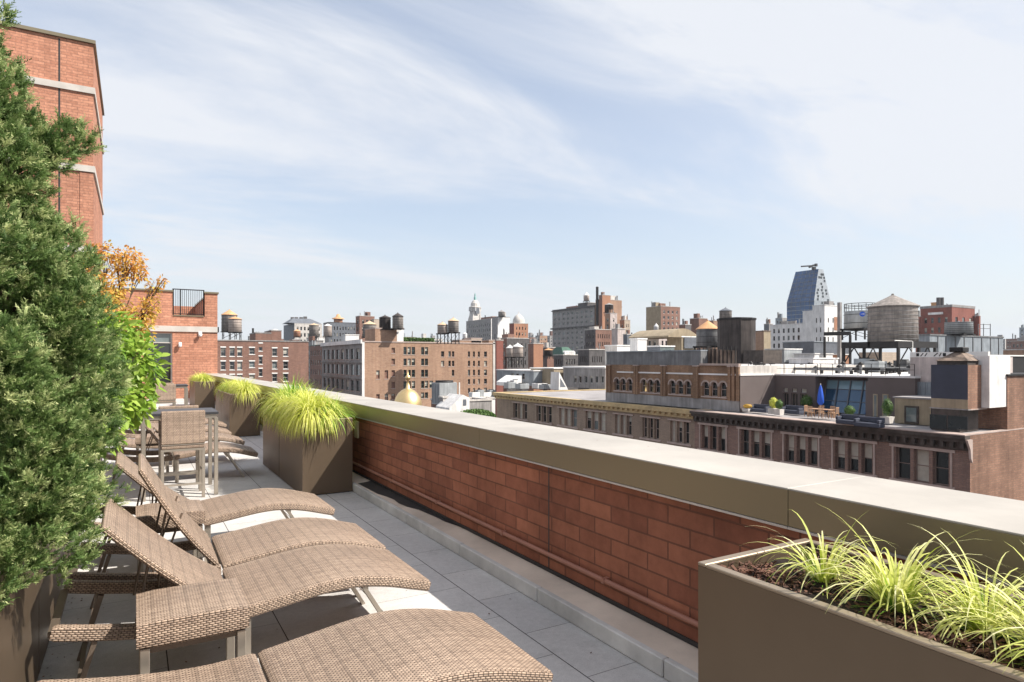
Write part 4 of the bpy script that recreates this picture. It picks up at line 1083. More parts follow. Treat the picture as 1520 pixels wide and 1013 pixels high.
# terrace furniture across the avenue
def pot(label, p, ybase, w, hpot, hpl, mat='park_leaf', d=None, kind='topiary'):
    d = F*(HC-(ZR+.1))/(ybase-535.0); X, Y = at(p, d); z = ZR+.09
    t = thing('potted_plant', label, 'potted plant', (X, Y, z), 'potted plants on the roof terrace across the avenue')
    mb = MB(); mb.prism([(-w*.4, 0), (w*.4, 0), (w*.5, hpot), (-w*.5, hpot)], -w*.45, w*.45, 'stone_pale'); o = mb.build('pot', t, world=False)
    r = np.random.default_rng(int(p)); n = 900; dd = unit(r.normal(size=(n, 3))); c = np.array([X, Y, z+hpot+hpl*.5])+dd*np.array([w*.55, w*.55, hpl*.55])*r.uniform(.5, 1, n)[:, None]
    A, B = frames(dd, r.uniform(0, 6, n)); s_ = .05; V = np.stack([c-A*s_, c+B*s_, c+A*s_, c-B*s_], 1).reshape(-1, 3); leafmesh('foliage', V, 4, mat, r.normal(.5, .2, n), t)
pot('yellow-green shrub in a white pot on the roof terrace across the avenue', 1148, 614.5, .75, .5, 1.0, 'grass_gold')
pot('dark green shrub in a white pot right beside the yellow-green one', 1156.5, 616, .65, .5, .85, 'park_leaf')
pot('round green bush in a grey pot left of the closed umbrella', 1197, 612, 1.1, .4, 1.2, 'park_leaf')
pot('green bush in a pot by the right edge of the glass slope', 1261, 624, .8, .4, .8, 'park_leaf')
pot('tall dark green plant between the terrace windows across the avenue', 1317, 628, .8, .5, 1.4, 'park_leaf')
pot('small bronze-leaved plant at the left end of the far roof terrace', 1110, 611, .8, .3, .4, 'maple_leaf')
d = 57.0; X, Y = at(1218, d)
t = thing('closed_umbrella', 'closed blue patio umbrella standing by the glass slope across the avenue', 'umbrella', (X, Y, ZR))
MB().tube((X, Y, ZR+.1), (X, Y, ZR+2.9), .04, 'frame_white', 8).build('pole', t); MB().lathe((X, Y, ZR), [(.14, 1.0), (.30, 1.25), (.24, 1.9), (.14, 2.5), (.03, 2.8)], 'paint_blue', 10).build('canopy', t)
d0 = F*(HC-(ZR+.1))/(620-535.0); X0, Y0 = at(1219, d0)
t = thing('garden_table', 'wooden garden table in front of the blue umbrella across the avenue', 'table', (X0, Y0, ZR+.1))
MB().box(X0-.4, Y0-1.0, ZR+.78, X0+.4, Y0+1.0, ZR+.83, 'teak').build('table_top', t)
for a in (-.33, .33):
    for b in (-.9, .9): MB().box(X0+a-.03, Y0+b-.03, ZR+.1, X0+a+.03, Y0+b+.03, ZR+.779, 'teak').build('leg', t)
def gchair(label, x, y, rz):
    t = thing('garden_chair', label, 'chair', (0, 0, 0), 'wooden chairs round the garden table across the avenue')
    MB().box(-.22, -.22, .42, .22, .22, .46, 'teak').build('seat', t, world=False)
    mb = MB(); 
    for i in range(5): mb.box(-.21+i*.095, .19, .461, -.17+i*.095, .21, .90, 'teak')
    mb.box(-.22, .185, .901, .22, .215, .96, 'teak'); mb.build('backrest', t, world=False)
    for a in (-.2, .2):
        for b in (-.2, .2): MB().box(a-.02, b-.02, 0, a+.02, b+.02, .419, 'teak').build('leg', t, world=False)
    t.location = (x, y, ZR+.1); t.rotation_euler = (0, 0, rz); return t
g0 = gchair('wooden chair facing the avenue, left one of the near pair at the garden table', X0-.62, Y0+.5, PI/2)
for x, y, rz, lb_ in ((-.62, -.5, PI/2, 'wooden chair facing the avenue, right one of the near pair at the garden table'), (.62, .5, -PI/2, 'wooden chair behind the garden table on its left'),
                     (.62, -.5, -PI/2, 'wooden chair behind the garden table on its right'), (0, 1.25, 0, 'wooden chair at the left head of the garden table'), (0, -1.25, PI, 'wooden chair at the right head of the garden table')):
    c_ = copy_tree(g0); c_.location = (X0+x, Y0+y, ZR+.1); c_.rotation_euler = (0, 0, rz); c_['label'] = lb_
def sofa(label, p, yb):
    d = F*(HC-(ZR+.1))/(yb-535.0); X, Y = at(p, d)
    t = thing('outdoor_sofa', label, 'sofa', (X, Y, ZR+.1), 'dark outdoor sofas across the avenue')
    MB().box(X-.4, Y-.95, ZR+.1, X+.4, Y+.95, ZR+.42, 'stucco_navy', .05).build('seat', t); MB().box(X+.25, Y-.95, ZR+.421, X+.42, Y+.95, ZR+.82, 'stucco_navy', .05).build('backrest', t)
    for s_ in (-1, 1): MB().box(X-.4, Y+s_*.86-.09, ZR+.421, X+.249, Y+s_*.86+.09, ZR+.66, 'stucco_navy', .03).build('armrest', t)
sofa('dark outdoor sofa against the wall left of the terrace doors', 1128, 612); sofa('dark outdoor sofa in front of the three terrace doors', 1176, 614)
sofa('dark outdoor sofa in front of the glass slope, left one', 1262, 630); sofa('dark outdoor sofa in front of the glass slope, right one', 1290, 634)

# ---- beige box, dark bulkhead, chimneys at the near end of the loft roof
t = block('roof_room', 52.0, Yx(1384, 52), ZR+.004, 57.5, Yx(1328, 52), Zp(593.5, 52, 26), 'stucco_beige', cap='roof_grey', label='low beige rooftop room with one window beside the dark bulkhead', cat='roof room')
a, b = Yx(1364, 52), Yx(1343, 52); mb = MB(); mb.box(51.93, a, ZR+.05, 51.998, b, Zp(603, 52, (a+b)/2), 'cornice_dark'); mb.box(51.92, a+.15, ZR+.2, 51.929, b-.15, Zp(605.5, 52, (a+b)/2), 'glass_pale'); mb.build('window', t)
YQ = 21.95; XQ = 49.0
t = thing('stair_bulkhead', 'dark stucco bulkhead with a low hipped metal roof at the corner of the loft roof', 'roof room', (XQ, YQ, ZR))
yq2 = Yx(1382, XQ); xq2 = Xy(1464, YQ); ztq = Zp(542, XQ, YQ)
mb = MB(); mb.box(XQ-.015, YQ-.002, -1.69, XQ-.001, yq2, -1.05, 'stucco_beige'); mb.face([(XQ, yq2, -1.75), (XQ, YQ, -1.75), (XQ, YQ, ztq), (XQ, yq2, ztq)], 'stucco_navy'); mb.face([(XQ, YQ, -1.75), (xq2, YQ, -1.75), (xq2, YQ, ztq), (XQ, YQ, ztq)], 'brick_side')
mb.face([(xq2, YQ, -1.75), (xq2, yq2, -1.75), (xq2, yq2, ztq), (xq2, YQ, ztq)], 'brick_side'); mb.face([(xq2, yq2, -3.3), (XQ, yq2, -3.3), (XQ, yq2, ztq), (xq2, yq2, ztq)], 'stucco_navy')
mb.box(XQ+.02, YQ+.5, ZR+.004, xq2, yq2-.05, -1.76, 'cornice_dark')
mb.box(XQ-.02, YQ-.04, -1.78, XQ+.3, yq2+.1, -1.70, 'stone_grey'); mb.box(XQ+.301, YQ-.04, -1.78, xq2+.05, YQ+.2, -1.70, 'trim_stone'); mb.build('wall', t)
mb = MB(); zb_ = Zp(616, 49.5, 23.5)
for a, b in ((1380, 1405), (1407, 1436)): mb.box(XQ-.0, Yx(b, XQ), ZR+.1, XQ+.019, Yx(a, XQ), zb_, 'glass')
mb.build('window_band', t)
mb = MB(); cxq, cyq = (XQ+xq2)/2+.3, (YQ+yq2)/2+.1; e = .25
B4 = [(XQ+.3, YQ+.1), (xq2+.3, YQ+.1), (xq2+.3, yq2-.1), (XQ+.3, yq2-.1)]; ap = ztq+.95
for i in range(4):
    a, b = B4[i], B4[(i+1) % 4]; mb.face([(a[0], a[1], ztq+.28), (b[0], b[1], ztq+.28), (cxq+(b[0]-cxq)*.15, cyq+(b[1]-cyq)*.15, ap), (cxq+(a[0]-cxq)*.15, cyq+(a[1]-cyq)*.15, ap)], 'sheet_rust')
mb.box(B4[0][0]+.1, B4[0][1]+.1, ztq+.001, B4[2][0]-.1, B4[2][1]-.1, ztq+.279, 'cornice_dark'); mb.build('roof', t)
mb = MB(); mb.box(cxq-.45, cyq-.45, ap-.05, cxq+.45, cyq+.45, ap+.3, 'steel_black', .05); mb.build('roof_vent', t)
x0, x1 = Xy(1469, 21.45), Xy(1500, 21.45)
block('chimney_block', x0, 21.46, Zp(606, x0, 21.46), x1, 23.6, Zp(528.6, x0, 21.46), 'stucco_white', label='bright white painted chimney block over the bare brick side wall', cat='chimney')
t = block('side_wing', x1-.6, YA+.03, ZR, x1+12, YA+2.4, Zp(558, x1+1, YA), 'brick_side', cap='steel_black', label='bare brick side wing rising to the right of the white chimney block', cat='building')
mb = MB(); x0 = Xy(1512, 24.8)-2.5
block('graffiti_shed', x0, 27.2, .5, x0+14, 31, Zp(529, x0+3, 27), 'steel_black', cap='trim_white', label='dark rooftop shed with white markings at the right picture edge', cat='roof shed')
x58 = 56.0; ya, yb = Yx(1467, x58), Yx(1351, x58)
t = block('pink_bulkhead', x58, ya, ZR, 60, yb, Zp(530.5, x58, (ya+yb)/2), 'stucco_pink', label='pale pinkish stucco rooftop wall with a painted graffiti band along its top', cat='roof room')
mb = MB(); zt_ = Zp(530.5, x58, (ya+yb)/2); mb.box(x58-.02, ya, zt_+.001, x58+.3, yb, zt_+.42, 'trim_white'); mb.build('painted_band', t)
mb = MB(); r = random.Random(9); y = yb-.5
for k in range(11):   # dark painted blots and strokes
    if k in (3, 7): y -= .4; continue
    w_ = r.uniform(.14, .32); mb.box(x58-.03, y-w_, zt_+.08, x58-.0205, y, zt_+.34, 'steel_black') if k % 3 == 0 else mb.bar((x58-.03, y, zt_+.08), (x58-.03, y-w_, zt_+.34), .012, .07, 'steel_black'); y -= w_+.12
mb.build('graffiti', t)
mb = MB(); ya2, yb2 = Yx(1383, 55.6), Yx(1353, 55.6); z_ = Zp(592, 55.6, 30)
for i in range(13): y = ya2+(yb2-ya2)*i/12; mb.box(55.58, y-.05, z_, 55.64, y+.05, z_+1.45, 'sheet_bluegrey')
mb.box(55.641, ya2, z_, 55.8, yb2, z_+1.45, 'slate'); tag(mb.build('slatted_screen'), 'pale slatted metal screen under the pinkish stucco wall', 'screen')

# ---- ochre cornice half of the row
wn = []
for k, (a, b) in enumerate(((195, 299), (358, 472), (518, 650), (703, 852), (910, 1037), (1103, 1230), (1298, 1444))):
    for j, w in enumerate(triple(720+a/4.75, 720+b/4.75, -6.8, -4.6)): wn.append((*w[:4], {'blind': [(0, 1, 0), (0, 0, 0), (0, 1, 1), (1, .5, .4), (.3, 1, 1), (0, 0, 0), (0, .3, 1)][k][j]}))
och = Bld('loft_building', 'tan loft building across the avenue with ochre cornice and grey metal roof rooms', 'building', XS+.02, YM, XS+36, YB, ZR-.02, 'brick_ochre', 'brick_ochre',
          winx=wn, roof='roof_grey', cap='cornice_ochre', capt=.1, capo=.5, par=.1, rev=.35, fr='trim_stone', zb=STREET, wseed=5)
mb = MB(); mb.box(XS-.55, YM+.01, -3.72, XS+.018, YB+.3, -3.395, 'cornice_ochre'); mb.box(XS-.22, YM+.01, -4.2, XS+.018, YB+.1, -3.723, 'cornice_ochre')
y = YM+.3
while y < YB: mb.box(XS-.46, y, -3.95, XS-.221, y+.3, -3.724, 'cornice_ochre'); y += .85
och.part('cornice', mb)
mb = MB()
for a, b in ((195, 299), (358, 472), (518, 650), (703, 852), (910, 1037), (1103, 1230), (1298, 1444)):
    p, q = Yx(720+b/4.75, XS), Yx(720+a/4.75, XS); mb.box(XS-.08, p-.2, -4.58, XS+.018, q+.2, -4.42, 'trim_stone'); mb.box(XS-.12, p-.2, -7.0, XS+.018, q+.2, -6.81, 'trim_stone')
och.part('window_surround', mb)

# ---- arcaded brick roof storey
XA = 50.0; ya = Yx(1098, XA); yb = Yx(900, XA); zbk = 1.12; zsh = 2.6
t = thing('arcade_storey', 'ornate brick roof storey with groups of round-arched windows above the cornice', 'roof storey', (XA, ya, ZR))
gx = [((915.8, 925, 934.7), 7.5), ((955.8, 966, 975.8), 8), ((998, 1009.5, 1021), 9), ((1047.5, 1060, 1073.3), 10)]
AW = []
for cs, w in gx:
    for p in cs: AW.append((Yx(p+w/2, XA), Yx(p-w/2, XA)))
mb = MB(); zb1 = ZR+1.05; za0, za1 = -1.98, -.52
facade(mb, (XA, yb, 0), (0, -1, 0), (1, 0, 0), yb-ya, zb1, zbk, [(yb-b, yb-a, za0, za1) for a, b in AW], 'brick_arcade', .3)
mb.face([(XA, ya, zb1), (XA+30, ya, zb1), (XA+30, ya, zbk), (XA, ya, zbk)], 'stone_pale'); mb.face([(XA, yb, zb1), (XA+30, yb, zb1), (XA+30, yb, zbk), (XA, yb, zbk)][::-1], 'brick_arcade')
for a, b in AW:   # arch spandrels
    c, r_ = (a+b)/2, (b-a)/2; n = 8
    for i in range(n):
        t0, t1 = PI*i/n, PI*(i+1)/n; y0_, z0_ = c+r_*math.cos(t0), za1-r_+r_*math.sin(t0); y1_, z1_ = c+r_*math.cos(t1), za1-r_+r_*math.sin(t1)
        mb.face([(XA, y0_, z0_), (XA, y0_, za1), (XA, y1_, za1), (XA, y1_, z1_)], 'brick_arcade'); mb.face([(XA, y0_, z0_), (XA, y1_, z1_), (XA+.3, y1_, z1_), (XA+.3, y0_, z0_)], 'trim_stone')
mb.build('wall', t)
mb = MB(); mb.box(XA-.12, ya-.05, ZR+.005, XA+.5, yb, zb1-.002, 'stone_grey'); mb.box(XA+.501, ya-.05, ZR+.005, XA+6, ya+.5, zb1-.002, 'stone_pale'); mb.build('plinth', t)
for a, b in AW: child('arched_window', winmesh(b-a, za1-za0, 'trim_stone', 'glass', 0, 1, .07), t, (XA+.22, b, za0), -PI/2)
mb = MB()
for a, b in AW:
    c, r_ = (a+b)/2, (b-a)/2+.02; n = 10
    for i in range(n):
        t0, t1 = PI*i/n, PI*(i+1)/n; f = lambda rr, tt: (c+rr*math.cos(tt), za1-r_+rr*math.sin(tt)); p0, p1, q0, q1 = f(r_, t0), f(r_, t1), f(r_+.16, t0), f(r_+.16, t1)
        V = [(XA-.07, *p0), (XA-.07, *p1), (XA-.07, *q1), (XA-.07, *q0), (XA-.001, *p0), (XA-.001, *p1), (XA-.001, *q1), (XA-.001, *q0)]
        mb.mesh(V, [(0, 1, 2, 3), (0, 4, 5, 1), (3, 2, 6, 7)], 'trim_stone')
    mb.box(XA-.1, a-.10, za0-.14, XA-.001, b+.10, za0-.001, 'trim_stone')
for p in (902.5, 906, 943.5, 947, 984, 988, 1032, 1036, 1084, 1090, 1096.5):
    y = Yx(p, XA); mb.box(XA-.22, y-.16, zb1, XA-.001, y+.16, zbk-.12, 'brick_arcade'); mb.box(XA-.27, y-.2, zbk-.119, XA-.001, y+.2, zbk, 'trim_stone')
mb.box(XA-.2, ya-.04, zbk+.001, XA+.1, Yx(1040, XA), zbk+.2, 'trim_stone')
mb.build('trim', t)
mb = MB(); ym = Yx(1040, XA); mb.box(XA+.02, ym, zbk+.001, XA+1.0, yb, zsh, 'sheet_grey'); mb.box(XA-.05, ym-.02, zsh+.001, XA+1.1, yb+.1, zsh+.12, 'sheet_bluegrey'); mb.build('metal_upstand', t)
mb = MB(); mb.box(XA+.3, ya+.3, zbk+.001, XA+29, ym-.01, zbk+.03, 'roof_white'); mb.box(XA+1.02, ym, zbk+.001, XA+29, yb, zbk+.03, 'roof_grey'); mb.build('roof', t)
# weathered board wall above it
xw = 51.3; y1_, y0_ = Yx(1039, xw), Yx(1092, xw); zz = Zp(517, xw, y1_)
t = thing('board_screen', 'rust-stained vertical board screen on the roof above the arcade', 'screen', (xw, y0_, zbk))
mb = MB(); n = 9
for i in range(n): a = y0_+(y1_-y0_)*i/n; b = y0_+(y1_-y0_)*(i+1)/n; mb.box(xw, a+.02, zbk+.032, xw+.12, b-.02, zz-.3*(1-i/n)-.0, 'sheet_rust')
mb.build('boards', t)
mb = MB()
for i in range(n+1): a = y0_+(y1_-y0_)*i/n; mb.box(xw-.08, a-.05, zbk+.031, xw-.001, a+.05, zz+.1, 'steel_black')
mb.build('posts', t)

# ---- rooms behind the ochre cornice
xg = 69.5; y0_, y1_ = Yx(898, xg), Yx(790, xg); zt_ = Zp(545, xg, (y0_+y1_)/2)
wn = [(Yx(p+2.2, xg), Yx(p-2.2, xg), Zp(569, xg, Yx(p, xg)), Zp(558.5, xg, Yx(p, xg)), {'rail': False}) for p in (853.5, 861, 869.5, 877.5, 885.5, 894)]
Bld('roof_extension', 'long grey rendered roof extension with six slim windows behind the ochre cornice', 'roof storey', xg, y0_, xg+20, Yx(836, xg), zt_, 'stone_grey', winx=wn, roof='roof_white', cap='roof_white', capt=.3, zb=ZR, par=.2, rev=.2, fr='frame_white')
Bld('roof_extension', 'beige panelled roof extension left of the slim-windowed one', 'roof storey', xg-1.5, Yx(832, xg), xg+15, Yx(797, xg), Zp(547, xg, 100), 'stucco_beige', roof='roof_white', cap='roof_white', capt=.2, zb=ZR, par=.2)
xx, yy = at(786, 122)
t = thing('gabled_skylight', 'small steep gabled skylight on the grey roof', 'skylight', (Xy(832, 88)-2, 88, ZR)); bx = Xy(836, 88)
MB().prism([(bx-.9, ZR+.01), (bx+1.0, ZR+.01), (bx-.8, ZR+3.0)], 88, 90.5, 'stone_white').build('body', t); MB().prism([(bx-.6, ZR+.5), (bx+.5, ZR+.5), (bx-.6, ZR+2.0)], 87.97, 87.99, 'slate').build('glass', t)
Bld('roof_extension', 'slate blue roof extension with three dark windows at the far end of the ochre cornice', 'roof storey', 66, Yx(792, 66), 80, Yx(737, 66), Zp(550, 66, 110), 'sheet_bluegrey', 'sheet_bluegrey', winx=[(Yx(p+2, 66), Yx(p-2, 66), Zp(563, 66, 108), Zp(555, 66, 108)) for p in (761, 768, 777)], roof='roof_white', cap='roof_white', capt=.2, zb=ZR, par=.2)
mb = MB(); bx, by = 62, Yx(752, 62)
t = thing('glass_lean_to', 'white sloped glass lean-to roof in front of the slate blue extension', 'skylight', (bx, by, ZR)); MB().prism([(bx, ZR+.01), (bx+2.2, ZR+.01), (bx+2.2, ZR+2.0), (bx, ZR+.7)], by-2, by+4, 'stone_white').build('glazing', t)
rr = random.Random(77)
def clutter(label, x, y, z, w, l, h, m='stone_white', name='roof_unit', cat='air conditioner', grp='rooftop machinery'):
    t = thing(name, label, cat, (x, y, z), grp)
    MB().box(x-w/2, y-l/2, z+.12, x+w/2, y+l/2, z+h, m, .03).build('housing', t)
    MB().lathe((x, y, z+h+.001), [(min(w, l)*.36, 0), (min(w, l)*.36, .12), (min(w, l)*.30, .12), (min(w, l)*.30, .04), (.01, .04)], 'steel_black', 14).build('fan', t)
    mb = MB(); mb.box(x-w*.4, y-l/2+.05, z, x-w*.3, y+l/2-.05, z+.119, 'steel_black'); mb.box(x+w*.3, y-l/2+.05, z, x+w*.4, y+l/2-.05, z+.119, 'steel_black'); mb.build('skid', t)
for i, (p, yb_, w, h, m) in enumerate(((757, 577, 1.6, 1.2, 'tank_steel'), (765, 576, 1.4, 1.5, 'stone_white'), (775, 577.5, 1.8, 1.0, 'tank_steel'), (801, 577, 2.0, 1.0, 'stone_white'), (809, 578, 1.6, .9, 'tank_steel'))):
    d = F*(HC-ZR)/(yb_-535.0); X, Y = at(p, d); clutter(['round-topped steel roof unit at the far end of the grey roof', 'tall white roof unit beside the steel ones', 'low wide steel roof unit in the middle of the grey roof', 'wide white roof unit right of the roof post', 'small steel roof unit rightmost on the grey roof'][i], X, Y, ZR-.1, w, w, h, m)

# ---- white roof clutter, tower stand tank, mechanical boxes
ZW = zt+.16 if False else .33
def roofbox(label, pl, pr, yt, yb_, d, m, cap=None, name='roof_room', cat='roof room', depth=3.5):
    X1, Y1 = at(pl, d); X2 = Xy(pr, Y1); z0_, z1_ = zd(yb_, d), zd(yt, d)
    t = thing(name, label, cat, (X1, Y1, min(z0_, ZW))); MB().box(X1, Y1, min(z0_, ZW-.2), X2, Y1+depth, z1_, m).build('wall', t)
    if cap: MB().box(X1-.1, Y1-.1, z1_+.001, X2+.1, Y1+depth+.1, z1_+.15, cap).build('roof', t)
roofbox('white hipped plant room on the white roof below the tall tank', 1207, 1244, 533, 549, 82, 'stucco_white', 'roof_white')
roofbox('lower white plant box in front of the brown shed on the white roof', 1209, 1236, 526, 534, 96, 'stone_white', 'roof_white')
roofbox('long grey plant room behind the white roof', 1208, 1262, 508, 524, 110, 'slate', 'sheet_bluegrey', depth=6)
roofbox('rust brown shed on the white roof beside the large dark tank', 1133, 1161, 520, 541, 92, 'cornice_dark', None)
roofbox('small steel plant box behind the rust brown shed', 1164, 1190, 519, 538, 99, 'tank_steel', 'stone_white')
roofbox('light grey plant box on the white roof far left', 1122, 1131, 521, 540, 95, 'stone_white', None)
roofbox('low brick shed under the steel tank stand', 1306, 1332, 523, 545, 104, 'brick_pale', None)
roofbox('brick shed at the left leg of the steel tank stand', 1243, 1262, 527, 541, 100, 'brick_orange', 'stone_white')
for i, (p, yb_, w, h, m) in enumerate(((1171, 549, 1.6, .9, 'steel_black'), (1182, 548.5, 1.8, .8, 'steel_black'), (1194, 548, 1.8, .9, 'steel_black'), (1146, 551, 1.0, .8, 'sheet_grey'), (1127, 554, .9, 1.0, 'steel_black'), (1283, 552, 1.6, 1.5, 'tank_steel'), (1300, 553, 1.6, 1.2, 'tank_steel'), (1341, 552, 1.5, 1.3, 'sheet_grey'))):
    d = F*(HC-ZW)/(yb_-535.0); X, Y = at(p, d)
    clutter(['leftmost of three dark condensers in a row on the white roof', 'middle of three dark condensers in a row on the white roof', 'rightmost of three dark condensers in a row on the white roof', 'small grey roof unit on the bare part of the white roof', 'small dark roof unit nearest the arcade on the white roof', 'steel roof unit under the left side of the tank stand', 'steel roof unit under the middle of the tank stand', 'grey roof unit under the right leg of the tank stand'][i], X, Y, ZW, w, w, h, m)
# big wooden tank on a steel dunnage frame
D0 = 74.0
tank('largest weathered wooden water tank on the black steel frame, right', 1325, 456, 508, 66, D0, 'tank_wood', 'tank_wood', yapex=438, yfoot=508, hoops=9, n=26, hoopm='sheet_grey', bare=True)
Xt, Yt = at(1325, D0)
t = thing('steel_platform', 'black steel platform with braced legs carrying the largest wooden tank', 'steel platform', (Xt, Yt, ZW))
zp1, zp0 = zd(508.2, D0), zd(517, D0); x0, x1, y0_, y1_ = Xt-4.6, Xt+3.4, Yt-3.0, Yt+3.2
mb = MB()
for y in (y0_, (y0_+y1_)/2, y1_): mb.box(x0, y-.12, zp0, x1, y+.12, zp1, 'steel_black')
for x in (x0, x0+2.6, x1-2.6, x1-.24): mb.box(x, y0_+.13, zp0+.03, x+.24, y1_-.13, zp1-.03, 'steel_black')
mb.build('beams', t)
for x in (x0+.1, x0+4.2, x1-.4):
    for y in (y0_, y1_): MB().box(x, y-.13, ZW, x+.28, y+.13, zp0-.002, 'steel_black').build('leg', t)
mb = MB()
for y in (y0_, y1_):
    for a, b in ((x0+.2, x0+2.2), (x0+4.4, x0+2.4), (x0+4.4, x1-1.9), (x1-.3, x1-1.7)): mb.bar((a, y, ZW+.8), (b, y, zp0), .1, .1, 'steel_black')
mb.build('braces', t)
mb = MB(); Xq, Yq = at(1354, D0-3.5); mb.tube((Xq, Yq, ZW), (Xq, Yq, zd(509, D0)), .09, 'trim_white', 8); mb.tube((Xq, Yq, zd(509, D0)), (Xq-2.5, Yq+.5, zd(508, D0)), .09, 'trim_white', 8)
tag(mb.build('white_pipe'), 'bent white pipe rising in front of the largest wooden tank', 'pipe')
# steel tank with blue roundel, left of it
D1 = 92.0
tk = tank('grey steel tank with a small blue roundel and a railing on top', 1277, 463, 488, 44, D1, 'tank_steel', 'tank_steel', yapex=462, yfoot=505, hoops=2, n=24, eave=1.0)
Xk, Yk = at(1277, D1); rk = 22*D1/F; mb = MB()
for i in range(14):
    a = 2*PI*i/14; mb.tube((Xk+math.cos(a)*rk*.97, Yk+math.sin(a)*rk*.97, zd(463, D1)), (Xk+math.cos(a)*rk*.97, Yk+math.sin(a)*rk*.97, zd(452, D1)), .04, 'steel_black', 5)
for yy_ in (452, 457): mb.lathe((Xk, Yk, zd(yy_, D1)), [(rk*.96, 0), (rk*.985, 0), (rk*.985, .08), (rk*.96, .08), (rk*.96, 0)], 'steel_black', 24)
mb.build('railing', tk)
va = math.atan2(-Yk, -Xk)+.12; mb = MB(); ctr = Vector((Xk+math.cos(va)*(rk+.06), Yk+math.sin(va)*(rk+.06), zd(468, D1))); tg = Vector((-math.sin(va), math.cos(va), 0)); nn = Vector((math.cos(va), math.sin(va), 0))
mb.face([ctr+tg*math.cos(2*PI*i/20)*.36+Vector((0, 0, 1))*math.sin(2*PI*i/20)*.36 for i in range(20)], 'paint_blue')
for q in (-1, 1): mb.face([ctr+nn*.02+tg*a+Vector((0, 0, b)) for a, b in ((-.30, q*.02), (.30, q*.02+.12*q), (.26, q*.02+.05*q), (-.26, q*.02-.0*q))], 'trim_white')
mb.build('roundel', tk)
MB().box(*at(1247, 96), ZW, at(1247, 96)[0]+.45, at(1247, 96)[1]+.45, zd(449, 96), 'stone_grey').build('roof_mast').update_tag()
o = bpy.data.objects['roof_mast']; tag(o, 'slim grey square post beside the white building and the steel tank', 'post')
t = thing('cross_beam', 'long dark steel beam spanning left of the tank platform', 'steel beam', (*at(1224, 90), ZW)); a_ = at(1224, 90); b_ = at(1262, 84); mb = MB(); mb.bar((*a_, zd(496, 90)), (*b_, zd(495, 84)), .25, .5, 'steel_black'); mb.build('beam', t)
for q in (a_, b_): MB().box(q[0]-.12, q[1]-.12, ZW, q[0]+.12, q[1]+.12, zd(499, 87), 'steel_black').build('leg', t)
# pipes, ducts and vents strewn over the white roof
r = random.Random(19)
for i in range(26):
    Xv = r.uniform(58, 80); Yv = r.uniform(30, 56); hv_ = r.uniform(.4, 1.1)
    t = thing('roof_vent', 'small dark vent among the pipes on the white roof', 'vent', (Xv, Yv, ZW), 'vents on the white roof')
    MB().tube((Xv, Yv, ZW-.02), (Xv, Yv, ZW+hv_), .12, 'sheet_grey', 8).build('pipe', t); MB().lathe((Xv, Yv, ZW+hv_), [(.26, 0), (.26, .12), (.02, .3)], 'steel_black', 10).build('cowl', t)
for i, (x0_, y0_, x1_, y1_, wh) in enumerate(((58, 54, 58.4, 36, 'front edge of the white roof'), (62, 52, 61, 33, 'middle of the white roof'), (66, 50, 67, 31, 'feet of the steel tank platform'), (72, 56, 60, 47, 'far left of the white roof'), (75, 40, 60, 34, 'right part of the white roof'))):
    t = thing('roof_duct', 'dark duct run along the %s' % wh, 'duct', (x0_, y0_, ZW)); mb = MB(); mb.bar((x0_, y0_, ZW+.45), (x1_, y1_, ZW+.45), .34, .26, 'steel_black' if i % 2 else 'sheet_grey'); dd_ = mb.build('duct', t)
    for k in range(7):
        f = k/6; x = x0_+(x1_-x0_)*f; y = y0_+(y1_-y0_)*f; MB().box(x-.2, y-.06, ZW-.01, x+.2, y+.06, ZW+.318, 'steel_black').build('foot', t)
# grey mechanical enclosure
m1 = far('mechanical_penthouse', 'long blue-grey metal mechanical enclosure in front of the red building', 108, 1363, 1380, 1489, 497, 'sheet_bluegrey', 'sheet_bluegrey', roof='roof_grey', cap='sheet_grey', zb=-8, cat='plant room', depth=8, par=.1)
mb = MB(); 
for p in (1392, 1404, 1418, 1431, 1444, 1457, 1470, 1482): x = Xy(p, m1.Y1); mb.box(x-.07, m1.Y1-.1, -6, x+.07, m1.Y1-.001, m1.zt-.2, 'sheet_grey')
m1.part('panel_ribs', mb)
tank('squat ribbed steel cooling tank on the blue-grey enclosure', 1423, 479, 496, 36, 112, 'tank_steel', 'tank_steel', yapex=478, yfoot=498, hoops=6, n=22, eave=1.0)
mb = MB(); 
for p in (1452, 1460, 1470): X, Y = at(p, 109); mb.tube((X, Y, zd(499, 109)), (X, Y, zd(481, 109)), .06, 'sheet_grey', 6)
a_, b_ = at(1452, 109), at(1470, 109)
for y_ in (482, 488): mb.tube((*a_, zd(y_, 109)), (*b_, zd(y_, 109)), .05, 'sheet_grey', 6)
tag(mb.build('pipe_frame'), 'open grey pipe frame on the right end of the blue-grey enclosure', 'pipe frame')
a_ = at(1318, 72); 
